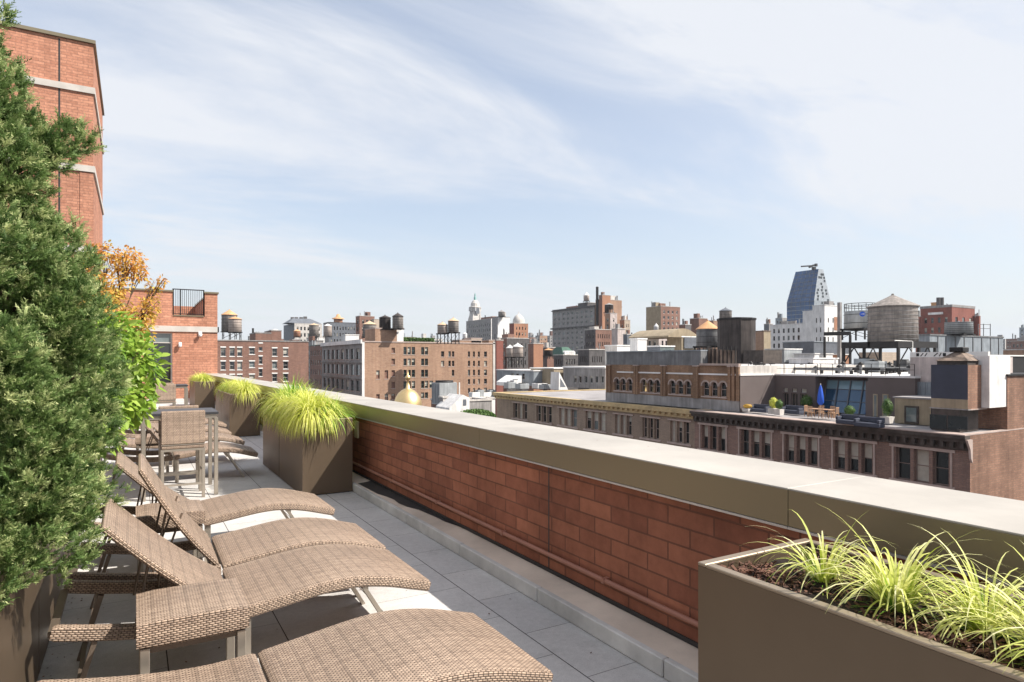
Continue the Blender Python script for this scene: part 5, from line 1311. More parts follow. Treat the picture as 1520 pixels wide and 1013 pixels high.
# ---- red building
rb = far('red_building', 'dark red brick building with stepped top behind the mechanical enclosure', 255, 1366, 1413, 1447, 454, 'brick_red', 'brick_red', nx=4, ny=3, storey=4, rows=5, zskip=3.5, fx=.4, fy=.35, roof='roof_grey', cap='stone_grey', capt=1.0, par=.4)
far('red_building', 'lower shoulder of red brick stepping down right of the stepped top', 262, 1446, 1448, 1455.5, 469, 'brick_red', 'brick_red', nx=0, ny=1, storey=4, rows=4, roof='roof_grey', cap='stone_pale')
far('red_building', 'low left shoulder of red brick left of the stepped top', 262, 1359, 1364, 1367, 470, 'brick_red', 'brick_red', roof='roof_grey', cap='stone_grey')
mb = MB(); x = rb.X1; y0_, y1_ = Yx(1400, x), Yx(1378, x); mb.box(x-.3, y0_, zd(466, 255), x-.01, y1_, zd(462.5, 255), 'stone_white'); rb.part('ledge', mb)
far('roof_housing', 'small orange-topped roof housing with two stacks on the red building', 262, 1382, 1386, 1400, 449, 'roof_orange', 'roof_tan', zb=15, roof='roof_orange', cap='roof_orange', capt=.3, cat='roof room', depth=7)
for p in (1393, 1398): X, Y = at(p, 262); tag(MB().tube((X, Y, 20), (X, Y, zd(442, 262)), .75, 'stone_dark', 10).build('chimney_pot'), 'dark chimney stack on the red building, %s of the pair' % ('left' if p == 1393 else 'right'), 'chimney')
far('tower_block', 'hazy blue-grey tower at the right picture edge', 800, 1513, 1514, 1530, 486, 'sheet_bluegrey', 'sheet_bluegrey', nx=0, ny=3, storey=5, rows=6)
far('brick_block', 'distant brown block beneath the hazy tower at the right picture edge', 420, 1500, 1504, 1540, 506, 'brick_brown', 'brick_tan', ny=6, storey=4, rows=2)
far('brick_block', 'low tan brick block just right of the mechanical enclosure', 150, 1486, 1490, 1545, 519, 'brick_tan', 'brick_tan')

# ---- white building and blue glass tower
wb = far('white_building', 'white painted building with rows of dark windows below the blue tower', 248, 1143, 1192, 1200, 480.5, 'stone_white', 'stone_white', nx=6, ny=0, storey=2.95, rows=5, zskip=1.0, fx=.42, hf=.6, roof='roof_grey', cap='stone_white', fr='frame_brown', blindp=.1, rail=False)
w2 = far('white_building', 'taller white section with paired windows right of the low white block', 236, 1191.5, 1206, 1225, 461.5, 'stone_white', 'stone_white', ny=0, storey=3.4, rows=5, roof='roof_grey', cap='stone_white')
w3 = far('white_building', 'tallest bright white section with an orange brick panel at its right', 226, 1206, 1224, 1249, 453, 'stone_white', 'stone_white', nx=2, ny=3, storey=3.4, rows=4, zskip=3.6, fx=.3, fy=.25, hf=.5, roof='roof_grey', cap='stone_white', rail=False)
x0, x1 = Xy(1238, w3.Y1), Xy(1248, w3.Y1); mb = MB(); mb.box(x0, w3.Y1-.08, zd(490, 226), x1, w3.Y1-.01, zd(470, 226), 'brick_orange'); w3.part('brick_panel', mb)
X, Y = at(1231, 236); mb = MB()
for i in range(6): mb.tube((X-2+i*.9, Y, w3.zt-1), (X-2+i*.9, Y, w3.zt+1.6), .35, 'steel_black', 8)
tag(mb.build('vent_stack'), 'row of dark vent stacks on the tallest white section', 'vents')
# blue tower: tapering prism
d = 640.0; X1, Y1 = at(1208.5, d); Y2 = Yx(1168, X1); X2 = Xy(1233, Y1)
def tz(y): return zd(y, d)
t = thing('blue_glass_tower', 'tapering blue glass tower above the white building', 'tower', (X1, Y1, STREET))
xa = X1; zb_, zk = tz(446), tz(397)
yl1 = Yx(1180, X1); L = [(xa, Y2), (xa, Y1), (X2, Y1), (X2, Y2)]
tp = [(xa+6, yl1+(Y2-yl1)*.0), (xa+6, Y1+5), (X2-22, Y1+5), (X2-22, yl1)]
tpc = Xy(1215, Y1+5); tp = [(tpc, Yx(1181, tpc)), (tpc, Y1+5), (Xy(1222, Y1+5), Y1+5), (Xy(1222, Y1+5), Yx(1181, tpc))]
xm = Xy(1227.5, Y1+3)
mb = MB()
def ring(pts, z): return [(a, b, z) for a, b in pts]
lo4, mi4 = ring(L, STREET), ring(L, zb_); hi4 = ring(tp, zk); k4 = ring([(tp[0][0]-2, tp[0][1]+2), (tp[1][0]-1.5, Y1+4), (xm, Y1+4), (xm, tp[0][1]+2)], tz(411))
for A_, B_ in ((lo4, mi4), (mi4, hi4)):
    for i in range(4):
        j = (i+1) % 4; 
        mb.face([A_[i], A_[j], B_[j], B_[i]], 'curtain_glass' if i == 0 else 'sheet_bluegrey')
mb.face(hi4, 'roof_dark'); mb.build('glass_shell', t)
mb = MB(); r = random.Random(3)
for k in range(0, 26, 2):     # floor lines on the curtain wall
    z = tz(478)+k*((zk-tz(478))/26)
    if z < zb_: p, q = (X1, Y1), (X1, Y2)
    else:
        f = (z-zb_)/(zk-zb_); p = (L[1][0]+(tp[1][0]-L[1][0])*f, L[1][1]+(tp[1][1]-L[1][1])*f); q = (L[0][0]+(tp[0][0]-L[0][0])*f, L[0][1]+(tp[0][1]-L[0][1])*f)
    mb.bar((p[0]-.15, p[1], z), (q[0]-.15, q[1], z), .3, .5, 'sheet_bluegrey' if k < 10 else 'slate')
for i in range(1, 6):
    u = i/6; a = (L[1][0], L[1][1]+(L[0][1]-L[1][1])*u); b = (tp[1][0]+(tp[0][0]-tp[1][0])*u, tp[1][1]+(tp[0][1]-tp[1][1])*u)
    mb.bar((a[0]-.1, a[1], tz(478)), (a[0]-.1, a[1], zb_), .3, .3, 'slate', (1, 0, 0)); mb.bar((a[0]-.1, a[1], zb_), (b[0]-.1, b[1], zk), .3, .3, 'slate', (1, 0, 0))
mb.build('mullions', t)
mb = MB()
for k in range(14):
    z = tz(470)+k*((zk-tz(470))/15); f = max(0, (z-zb_)/(zk-zb_)); xl = L[1][0]+(tp[1][0]-L[1][0])*f; xr_ = L[2][0]+(tp[2][0]-L[2][0])*f; yy_ = L[1][1]+(tp[1][1]-L[1][1])*f
    for q in range(3):
        if r.random() < .75: x = xl+(xr_-xl)*(.2+.3*q+r.uniform(-.05, .05)); MB().box(x-1, yy_-.3, z, x+1, yy_-.02, z+2.2, 'glass').build('window', t)
mb = MB(); c0 = Vector(((tp[1][0]+tp[2][0])/2-4, tp[1][1]+4, zk)); e0 = at(1193, d); 
mb.box(c0.x-1, c0.y, zk+.02, c0.x+2, c0.y+3, zk+2.6, 'steel_black'); mb.bar((e0[0]+2, e0[1]+4, zk+1.4), (c0.x+5, c0.y+2, zk+4.6), 1.3, 1.4, 'steel_black'); mb.bar((c0.x-6, c0.y+2, zk+2.0), (c0.x+1, c0.y+2, zk+4.6), 2.0, 1.6, 'steel_black'); mb.box(c0.x+2.2, c0.y, zk+3.4, c0.x+4.6, c0.y+2, zk+6.2, 'steel_black')
o = mb.build('window_cleaning_crane'); tag(o, 'dark window-cleaning crane on top of the blue glass tower', 'crane')
far('grey_block', 'small bluish block left of the blue glass tower base', 500, 1151, 1152, 1168, 472, 'sheet_bluegrey', 'stone_grey', ny=3, storey=4, rows=3)
far('grey_block', 'low slate block at the left of the white building', 330, 1134, 1135, 1147, 481, 'slate', 'stone_grey')
far('tan_shed', 'tan roof shed between the large dark tank and the white building', 180, 1120, 1122, 1144, 491.5, 'brick_tan', 'stucco_beige', roof='sheet_rust', cap='sheet_rust', zb=-30)

# ---- middle group: tanks and towers
D2 = 96.0
x1_, y1_ = at(1085, D2); x2_ = Xy(1121.5, y1_)
t = thing('dark_tank', 'very large dark metal tank with a flat lid, tallest of the middle group', 'tank', (x1_, y1_, ZW))
rr2 = 27.5*D2/F; X, Y = at(1093, D2+2)
MB().lathe((X, Y, ZW-1), [(rr2, 0), (rr2, zd(474.5, D2)-ZW+1)], 'tank_dark', 10, smooth=False, rot=.5).build('barrel', t)
MB().lathe((X, Y, zd(474.5, D2)), [(rr2*1.03, -.02), (rr2*1.04, .1), (rr2*1.04, .28), (.01, .5)], 'steel_black', 10, smooth=False, rot=.5).build('lid', t)
tank('small grey wooden tank with pointed lid peeking over the large dark tank', 1077, 462, 474, 18, 170, 'tank_wood', 'slate', yapex=457, yfoot=480)
tank('broad grey tank with a bright orange conical lid', 1050.5, 489, 514, 33, 105, 'sheet_grey', 'roof_orange', yapex=476, yfoot=522, hoops=3, n=22)
far('arched_shed', 'beige arched-roof building left of the orange-lidded tank', 130, 990, 993, 1034, 500, 'stucco_beige', 'stucco_beige', roof='roof_grey', cap='stucco_white', zb=-20, cat='building')
d = 128; X1, Y1 = at(992, d); X2 = Xy(1034, Y1); t = thing('barrel_roof', 'curved pale roof over the beige building', 'roof', (X1, Y1, 0)); n = 10
pts = [(X1+(X2-X1)*i/n, zd(499, d)+(zd(487, d)-zd(499, d))*math.sin(PI*min(1, i/n*.9+.02))) for i in range(n+1)]+[(X2, zd(500.5, d)), (X1, zd(500.5, d))]
MB().prism(pts, Y1, Y1+12, 'stucco_beige').build('vault', t); mb = MB(); mb.box(X1+.55*(X2-X1), Y1-.1, zd(517, d), X1+.98*(X2-X1), Y1-.02, zd(500, d), 'slate'); mb.build('window_wall', t)
tanb = far('tan_building', 'tan and brown brick apartment block standing alone right of centre', 330, 959, 981, 1009.5, 454.5, 'stucco_beige', 'brick_brown', ny=4, storey=2.9, rows=8, zskip=1.5, fy=.4, roof='roof_grey', cap='stone_pale', fr='frame_white', fw=.16, rail=False)
far('roof_housing', 'small beige bulkhead on top of the tan and brown apartment block', 334, 968, 969, 979, 449, 'stone_grey', 'stucco_beige', zb=20, roof='roof_grey', cat='roof room', depth=6)
far('brown_block', 'dark brown roof blocks between the apartment block and the dark tank', 280, 1024, 1025, 1050, 472.5, 'brick_brown', 'brick_brown', ny=0)
far('brown_block', 'lower dark brown block right behind the arched beige roof', 250, 1008, 1009, 1026, 482, 'brick_brown', 'roof_dark')
far('brown_block', 'tan brown block right of the dark roof blocks', 300, 1049, 1050, 1068, 476, 'brick_tan', 'brick_tan')
tank('tiny pale tank in front of the tan apartment block', 974, 485, 491, 7, 250, 'stone_white', 'stone_white', yapex=480, yfoot=495)
far('low_block', 'row of pinkish low roofs beneath the tan apartment block', 200, 958, 962, 1000, 497, 'brick_pale', 'stucco_pink', ny=5, storey=3, rows=2, zb=-30)
far('glazed_roof', 'long low glazed roof lantern above the grey metal upstand', 120, 961, 962, 1001, 514, 'slate', 'glass_pale', ny=8, storey=2.0, rows=1, zskip=.3, fy=.6, hf=.6, roof='stone_white', cap='stone_white', zb=-5, cat='roof lantern', depth=5)
far('white_parapet', 'bright white roof bulkhead left of the glazed roof lantern', 125, 935, 938, 960, 503, 'stone_white', 'stone_white', zb=-10, roof='roof_white', cap='stone_white', cat='roof room')
far('white_parapet', 'pale stepped roof bulkhead above the slim-windowed extension', 130, 898, 902, 939, 513, 'stone_pale', 'stone_white', zb=-10, roof='roof_white', cap='stone_white', cat='roof room')

# ---- large grey loft block with brick flank
gb = far('grey_loft_block', 'large grey loft block with a tall tan brick flank, centre of the skyline', 430, 820, 882.5, 923, 454, 'stone_grey', 'brick_tan', nx=9, ny=0, storey=3.5, rows=12, zskip=1.6, fx=.5, hf=.5, roof='roof_dark', cap='stone_dark', fr='stone_grey', blindp=.15, capt=.8, rail=False)
mb = MB(); z = zd(484, 430); mb.box(gb.X1-1.2, gb.Y1-.2, z-.5, gb.X1-.02, gb.Y2+1, z+.5, 'stone_dark'); mb.box(gb.X1-.9, gb.Y1-.2, gb.zt-.9, gb.X1-.02, gb.Y2+.5, gb.zt-.45, 'stone_dark'); gb.part('belt_course', mb)
far('brick_block', 'tan brick stair tower on the flank of the large grey loft block', 424, 884, 893, 923, 444.5, 'brick_tan', 'brick_tan', zb=0)
far('brick_block', 'orange brick bulkhead topping the flank of the large grey loft block', 420, 889, 894, 906, 438, 'brick_brown', 'brick_orange', zb=20)
far('roof_housing', 'dark rooftop housing under the tank on the large grey loft block', 440, 858, 872, 886, 449, 'stone_dark', 'stone_dark', zb=25, cat='roof room')
tank('pale pointed tank on top of the large grey loft block', 870.5, 439, 447, 8.5, 440, 'tank_wood_pale', 'stone_white', yapex=434, yfoot=451, hoops=0)
X, Y = at(886.5, 425); tag(MB().tube((X, Y, 25), (X, Y, zd(426, 425)), .9, 'steel_black', 8).build('chimney_pipe'), 'tall thin black chimney pipe on the large grey loft block', 'chimney')
tank('dark wooden tank in front of the tan brick flank', 904, 453, 464, 13, 360, 'tank_dark', 'stone_grey', yapex=450, yfoot=470, hoops=2)
pk = far('pinkish_block', 'pinkish pale building stepping down right of the tan flank', 340, 898, 902, 916, 465, 'brick_tan', 'stucco_pink', ny=2, storey=3.2, rows=6, zskip=2, fy=.3)
far('pinkish_block', 'narrow ornate pale building at the right end of the centre group', 345, 920, 922, 935.5, 475, 'brick_orange', 'brick_pale', ny=3, storey=3.2, rows=6, zskip=1.5)
far('roof_housing', 'small orange bulkhead above the narrow ornate pale building', 348, 922, 923, 932, 469.5, 'brick_orange', 'brick_orange', zb=5, cat='roof room', depth=5)
far('brown_block', 'dark brown mansard row in front of the large grey loft block', 260, 868, 884, 908, 489, 'stone_dark', 'brick_brown', ny=6, nx=5, storey=3.2, rows=5, fy=.4)
far('pinkish_block', 'plain cream wall rising behind the pale bulkheads', 200, 908, 910, 928, 488, 'stucco_pink', 'stucco_pink', zb=-30)
far('grey_block', 'slate grey box beside the plain cream wall', 195, 925, 926, 938, 496.5, 'slate', 'slate', zb=-30)
gr = far('green_roof_building', 'building with a dark green mansard roof and a row of white dormers', 190, 822, 824, 858, 527, 'stone_dark', 'stone_dark', ny=7, storey=3, rows=2, zskip=.6, zb=-30, roof='green_roof')
d = 190; mb = MB(); xa_, xb_ = gr.X1, gr.X2; zz0, zz1 = zd(528.6, d), zd(515, d)
mb.mesh([(xa_, gr.Y1, zz0), (xb_, gr.Y1, zz0), (xb_-1.5, gr.Y1+3, zz1), (xa_+1.5, gr.Y1+3, zz1), (xa_, gr.Y1+9, zz0), (xb_, gr.Y1+9, zz0), (xb_-1.5, gr.Y1+6, zz1), (xa_+1.5, gr.Y1+6, zz1)], [(0, 1, 2, 3), (3, 2, 6, 7), (0, 3, 7, 4), (1, 5, 6, 2), (5, 4, 7, 6)], 'green_roof'); gr.part('mansard_roof', mb)
for i in range(5): x = xa_+.9+(xb_-xa_-1.8)*(i+.5)/5; MB().prism([(x-.45, zz0+.4), (x+.45, zz0+.4), (x+.45, zz0+1.2), (x, zz0+1.6), (x-.45, zz0+1.2)], gr.Y1+.3, gr.Y1+2.4, 'stone_white').build('dormer', gr.root)
far('stone_dark_block', 'dark row of old facades right of the green mansard roof', 175, 858, 860, 898, 519, 'stone_dark', 'stone_dark', ny=9, storey=3, rows=2, zb=-30, fy=.4)
far('brick_block', 'flat plain orange brick wall left of the green mansard roof', 210, 784, 786, 806, 510, 'brick_brown', 'brick_orange', zb=-30)
far('brown_block', 'dark block between the orange wall and the green mansard roof', 215, 805, 806, 824, 516, 'roof_dark', 'brick_brown', zb=-30)
tank('small tank with orange lid between the orange wall and the green mansard', 814, 520, 528, 13, 180, 'tank_dark', 'roof_orange', yapex=517, yfoot=533, hoops=2)
tank('pale grey twin tank, larger and nearer one left of the orange wall', 768.5, 515, 530, 16, 150, 'tank_wood_pale', 'stone_white', yapex=509.5, yfoot=546, hoops=2)
tank('pale grey twin tank, smaller and farther one at the left', 757, 517, 530, 12, 158, 'tank_wood_pale', 'stone_white', yapex=512, yfoot=546, hoops=2)
far('brown_block', 'dark brown block behind the pale twin tanks', 240, 736, 738, 785, 502, 'brick_brown', 'stone_dark', ny=7, storey=3.2, rows=3, fy=.35, zb=-30)  # walls in dark brown brick and dark stone
# domed brick building
d = 380.0; dm = far('domed_building', 'red brick building crowned by a pale lattice dome', d, 756, 763, 784, 480, 'brick_red', 'brick_orange', ny=4, storey=3.4, rows=6, fy=.35, roof='roof_grey', cap='stone_pale')
X, Y = at(770, d+8); mb = MB(); rr3 = 9.3*d/F; mb.lathe((X, Y, zd(481, d)), [(rr3, 0), (rr3, 1.5), (rr3*.92, 3.2), (rr3*.66, 5.0), (rr3*.3, 6.0), (.25, 6.3), (.2, 7.6), (.01, 8)], 'stone_pale', 16); dm.part('dome', mb)
far('brown_block', 'dark red block left of the domed building', 330, 745, 748, 758, 497, 'brick_brown', 'brick_red', ny=2, storey=3.4, rows=3)
# clock-tower like spire
d = 760.0; X, Y = at(709.5, d); sc = d/F
t = thing('ornate_tower', 'pale stone tower with stepped lantern and green finial on the skyline', 'tower', (X, Y, STREET))
def zz(y): return zd(y, d)
hw = 9.5*sc
MB().box(X-hw, Y, STREET, X+hw, Y+2*hw, zz(477), 'stone_pale').build('base', t)
mb = MB(); mb.lathe((X, Y+hw, 0), [(11.5*sc, zz(477)), (10.5*sc, zz(472)), (9*sc, zz(468)), (8.2*sc, zz(462))], 'stone_pale', 4, smooth=False, rot=.5); mb.build('splayed_base', t)
mb = MB(); mb.lathe((X, Y+hw, 0), [(8*sc, zz(462.1)), (8*sc, zz(457)), (9.2*sc, zz(456.7)), (9.2*sc, zz(455.6)), (6.8*sc, zz(455)), (6.2*sc, zz(450)), (4*sc, zz(446.5)), (2*sc, zz(445))], 'stone_pale', 12, smooth=False); mb.build('lantern', t)
mb = MB()
for i in range(8): a = 2*PI*(i+.5)/8; mb.tube((X+math.cos(a)*8.6*sc, Y+hw+math.sin(a)*8.6*sc, zz(462)), (X+math.cos(a)*8.6*sc, Y+hw+math.sin(a)*8.6*sc, zz(457)), .8*sc, 'stone_white', 6)
mb.box(X-3*sc, Y+hw-8.6*sc, zz(466), X+3*sc, Y+hw-8*sc, zz(458), 'slate'); mb.build('colonnade', t)
MB().lathe((X, Y+hw, 0), [(2*sc, zz(445)), (2*sc, zz(441)), (.9*sc, zz(439)), (1.3*sc, zz(437.5)), (.1, zz(434))], 'verdigris', 8).build('finial', t)
t2 = far('grey_block', 'pale grey office block with a colonnaded top below the ornate tower', 560, 692, 729, 757, 473, 'stone_grey', 'stone_white', nx=12, storey=4.5, rows=5, zskip=3, fx=.45, roof='roof_grey', cap='stone_pale', rail=False)
far('stone_block', 'plain whitish block at the right of the colonnaded office block', 540, 730, 731.5, 757, 470.5, 'stone_grey', 'stone_white', roof='roof_grey', cap='stone_dark')
tank('small dark tank on the plain whitish block', 744.5, 463.5, 470, 10, 540, 'tank_wood', 'stone_grey', yapex=460.5, yfoot=472, hoops=0)
far('red_sign_block', 'low block with a red stripe just right of the big tan brick building', 230, 732, 733, 747, 505, 'brick_red', 'brick_red', zb=-30)

# ---- big tan brick side wall with tanks
YT = 153.0; X1 = Xy(538, YT); X2 = Xy(734.5, YT); zx = lambda x: 520+x/5.067
zy = lambda y: Zp(420+y/5.067, X1+12, YT)
W_ = []
def rects(cols, rows, opt=None):
    for c in cols:
        for r_ in rows: W_.append((Xy(zx(c[0]), YT), Xy(zx(c[1]), YT), zy(r_[1]), zy(r_[0]), dict(opt or {})))
G4 = {'fr': 'frame_green', 'gl': 'glass'}
rects(((400, 424), (431, 455), (462, 487)), ((483, 540), (570, 622), (655, 710), (740, 795)), G4)
rects(((533, 556), (561, 585)), ((483, 540), (570, 622), (655, 710), (740, 795), (828, 872)), G4)
rects(((596, 622),), ((740, 795),), G4)
rects(((683, 706), (738, 756), (765, 782)), ((513, 556), (587, 630)), {})
rects(((764, 782),), ((658, 705),), {})
rects(((885, 901), (923, 938), (960, 975), (1006, 1028)), ((513, 556), (587, 630), (658, 705), (732, 772), (804, 848)), {})
BR = {'gl': 'brick_brown', 'fr': 'brick_brown', 'rail': False}
rects(((310, 336),), ((485, 530), (572, 616), (657, 702), (745, 792), (832, 875)), BR); rects(((195, 221), (258, 285)), ((657, 720), (832, 880)), BR)
zt_ = zy(447)
tb = Bld('tan_brick_building', 'broad tan brick side wall of a loft building with green windows and roof tanks', 'building', X1, YT, X2, Yx(478, X1), zt_, 'stone_grey', 'brick_tan', winx=grid(YT+1.5, Yx(478, X1)-1, 8, .62, zt_-1, 4.0, 5, .68), winy=W_, roof='roof_dark', cap='trim_stone', capt=.3, rev=.3, fr='frame_brown', blindp=.25, sill='trim_stone')
tb.part('pilaster', MB().box(X1-.12, YT-.12, STREET, X1+.5, YT-.001, zt_, 'stone_white')); tb.part('cornice', MB().box(X1-.5, YT-.2, zt_-.5, X1-.121, Yx(478, X1), zt_+.5, 'stone_white')); mb = MB(); mb.box(X2-.6, YT-.12, STREET, X2+.05, YT-.001, zt_+.5, 'stone_pale')
for q in range(4): tb.part('belt_course', MB().box(X1-.3, YT, zt_-5.2-4*q, X1-.001, Yx(478, X1), zt_-4.8-4*q, 'stone_grey'))
tb.part('pilaster', mb)
def onroof(name, label, a, b, ytop_, m, dep_=8, cap='trim_stone'):
    x0, x1 = Xy(zx(a), YT), Xy(zx(b), YT); t = thing(name, label, 'roof room', (x0, YT+.01, zt_-1)); MB().box(x0, YT+.01, zt_-1.5, x1, YT+dep_, zy(ytop_), m).build('wall', t); MB().box(x0-.1, YT-.05, zy(ytop_)+.002, x1+.1, YT+dep_+.1, zy(ytop_)+.25, cap).build('coping', t)
onroof('roof_housing', 'brick lift housing carrying the two dark tanks on the tan brick wall', 187, 349, 352, 'brick_tan')
onroof('roof_housing', 'whitewashed block beneath the right dark tank', 350.5, 400, 347, 'stone_white', 6)
onroof('roof_housing', 'raised brick parapet at the right end of the tan brick wall', 822, 985, 428, 'brick_tan', 5); onroof('roof_housing', 'highest brick parapet step at the far right of the tan brick wall', 1043, 1083, 425, 'brick_tan', 5)
onroof('roof_housing', 'sand-coloured raised parapet between the two brick steps', 910, 990, 412, 'brick_pale', 4)
tank('left dark wooden tank on the brick lift housing', 571.5, 472, 488.5, 17, 160, 'tank_dark', 'tank_dark', yapex=468, yfoot=490)
tank('right grey wooden tank on the whitewashed block', 590.5, 470, 488, 16, 159, 'tank_wood', 'tank_dark', yapex=464.5, yfoot=489)
tank('pale wooden tank with tan lid, left of the pair on tall stilts', 657, 483, 495, 15.5, 158, 'tank_wood_pale', 'roof_tan', yapex=478, yfoot=511)
tank('grey wooden tank with tan lid, right of the pair on tall stilts', 673, 477, 493.5, 16, 158, 'tank_wood', 'roof_tan', yapex=471.5, yfoot=511)
tank('tiny white tank behind the raised parapet of the tan brick wall', 690, 496, 503, 7, 190, 'stone_white', 'stone_white', yapex=493, yfoot=506, hoops=0)
tank('wooden tank with flat tan lid behind the ornate facade', 548.5, 482, 500, 20, 230, 'tank_wood', 'roof_tan', yapex=476.5, yfoot=503)
# strip of planting on the tan brick roof
r = np.random.default_rng(5); n = 5000; x0, x1 = Xy(603, YT), Xy(648, YT); c = np.stack([r.uniform(x0, x1, n), r.uniform(YT+1, YT+4, n), zt_+.3+r.random(n)**1.5*1.5*(.6+.4*np.sin(np.linspace(0, 1, n)*0))], 1)
D = unit(r.normal(size=(n, 3))); A, B = frames(D); s_ = .16; V = np.stack([c-A*s_, c+B*s_, c+A*s_, c-B*s_], 1).reshape(-1, 3)
o = leafmesh('roof_hedge', V, 4, 'park_leaf', r.random(n)); tag(o, 'dark green hedge along the roof of the tan brick building', 'hedge')

# ---- brown brick building at the left
YL = 165.0; X1 = Xy(318, YL); X2 = Xy(458, YL); lx = lambda x: 310+x/5.63; ly = lambda y: Zp(440+y/5.63, X1+9, YL)
W_ = []
rects2 = lambda cols, rows: [W_.append((Xy(lx(a), YL), Xy(lx(b), YL), ly(d_), ly(c_))) for a, b in cols for c_, d_ in rows]
rects2(((100, 140), (175, 215), (238, 278)), ((432, 502), (545, 613), (655, 720))); rects2(((338, 383),), ((432, 485), (545, 595), (655, 710)))
rects2(((418, 448),), ((395, 457), (503, 567), (607, 670))); rects2(((530, 570), (622, 662)), ((434, 500), (545, 608), (650, 715)))
zl = ly(372)
bb = Bld('brown_brick_building', 'brown brick building with white sills and stepped roofline left of centre', 'building', X1, YL, X2, YL+22, zl, 'brick_brown', 'brick_brown', winy=W_, roof='roof_dark', cap='stone_grey', capt=.25, fr='frame_white', sill='trim_white', lintel='trim_white', blindp=.3, rev=.3)
def onroof2(label, a, b, yt_, m='brick_brown', dep_=9):
    x0, x1 = Xy(lx(a), YL), Xy(lx(b), YL); t = thing('roof_housing', label, 'roof room', (x0, YL+.01, zl-1)); MB().box(x0, YL+.01, zl-1.5, x1, YL+dep_, ly(yt_), m).build('wall', t); MB().box(x0-.1, YL-.05, ly(yt_)+.002, x1+.1, YL+dep_+.1, ly(yt_)+.25, 'stone_grey').build('coping', t)
onroof2('wide brick bulkhead in the middle of the brown building roof', 390, 520, 310); onroof2('taller brick bulkhead with a pale dome beside the wide one', 521, 607, 288)
onroof2('brick parapet step at the right of the brown building roof', 700, 762, 362, dep_=4)
X, Y = at(408.5, 170); tag(MB().lathe((X, Y, ly(290)), [(1.5, 0), (1.3, .6), (.7, 1.0), (.01, 1.2)], 'stone_pale', 14).build('roof_dome'), 'small pale dome on the taller bulkhead of the brown building', 'dome')
X, Y = at(375.5, 168); tag(MB().tube((X, Y, zl), (X, Y, ly(245)), .25, 'steel_black', 6).build('chimney_pipe'), 'thin dark pipe on the left part of the brown building roof', 'chimney')
X, Y = at(402, 167); tag(MB().tube((X, Y, zl), (X, Y, ly(262)), .35, 'steel_black', 6).build('chimney_pipe'), 'short dark pipe on the bulkhead of the brown building roof', 'chimney')
tank('dark wooden tank with orange lid, rear one at the left of the skyline', 340.5, 468, 492, 22, 176, 'tank_wood', 'roof_orange', yapex=460, yfoot=504)
tank('pale wooden tank with orange lid, front one at the left of the skyline', 349, 474, 493, 18.5, 170, 'tank_wood_pale', 'roof_orange', yapex=470, yfoot=505)
for i in range(0): pass
# ---- blocks behind
far('slate_block', 'glassy grey block with a mansard roof behind the brown building', 380, 421, 437, 478, 480, 'slate', 'stone_pale', ny=7, storey=3.8, rows=4, zskip=1.2, roof='slate', fr='frame_brown', cap='stone_white')
d = 380; X1, Y1 = at(438, d); X2 = Xy(477, Y1); mb = MB(); zA, zB = zd(479.5, d), zd(472, d); X0 = at(424, d)[0]
t = thing('mansard_roof', 'grey mansard roof with small turrets on the glassy block', 'roof', (X1, Y1, zA)); mb.mesh([(X1-4, Y1, zA), (X2, Y1, zA), (X2-5, Y1+6, zB), (X1, Y1+6, zB), (X1-4, Y1+18, zA), (X2, Y1+18, zA), (X2-5, Y1+12, zB), (X1, Y1+12, zB)], [(0, 1, 2, 3), (3, 2, 6, 7), (0, 3, 7, 4), (1, 5, 6, 2), (5, 4, 7, 6)], 'slate'); mb.build('slopes', t)
for p in (434, 440, 447, 453): X, Y = at(p, d+10); MB().box(X-.9, Y-.9, zB-1.5, X+.9, Y+.9, zd(469.5 if p != 453 else 468.5, d), 'stone_dark').build('turret', t)
tank('brown tank in front of the glassy mansard block', 466, 483, 500, 14, 300, 'tank_wood', 'roof_tan', yapex=480, yfoot=505, hoops=3)
tank('orange topped tank at the foot of the glassy mansard block', 441, 492, 500, 10, 290, 'brick_orange', 'roof_orange', yapex=489, yfoot=503, hoops=1)
tank('pale green-grey tank left of the slate-roofed block', 486.5, 484, 499, 12, 290, 'tank_wood_pale', 'stone_white', yapex=481, yfoot=503, hoops=2)
far('slate_block', 'slate-roofed block with an orange cupola', 360, 480, 488, 530, 478.5, 'stone_grey', 'slate', ny=9, storey=3.6, rows=4, zskip=1.5, fy=.4, roof='slate', cap='stone_dark')
X, Y = at(502, 366); t = thing('roof_cupola', 'orange cupola on the slate-roofed block', 'cupola', (X, Y, zd(478, 366))); MB().box(X-2, Y-2, zd(479, 366), X+2, Y+2, zd(474, 366), 'brick_orange').build('drum', t); MB().lathe((X, Y, zd(474, 366)), [(3.6, 0), (3.4, .4), (1.4, 1.2), (.9, 2.6), (.01, 3)], 'roof_orange', 8).build('lid', t)
far('brown_block', 'dark brick block with chimneys behind the pointed tanks', 340, 528, 530, 556, 469, 'brick_brown', 'brick_brown', ny=4, storey=3.8, rows=3, roof='roof_dark')
far('tan_shed', 'pale tan block behind the two dark tanks', 330, 552, 554, 566, 474, 'brick_pale', 'brick_pale')
far('white_shed', 'white glazed roof lantern above the ornate facade', 215, 508, 510, 533, 497, 'stone_white', 'stone_white', zb=-20, roof='stone_white', cap='stone_white', cat='roof lantern', depth=6)
far('old_facade', 'narrow dark brick facade with arched windows between two street blocks', 236, 460, 478, 480, 512, 'brick_brown', 'stone_dark', nx=5, storey=3.6, rows=5, fx=.45, cap='green_roof', fr='frame_white')
far('old_facade', 'grey street facade deeper along the avenue', 262, 452, 466, 480, 506, 'stone_grey', 'stone_grey', nx=3, ny=2, storey=3.6, rows=5, cap='stone_dark')
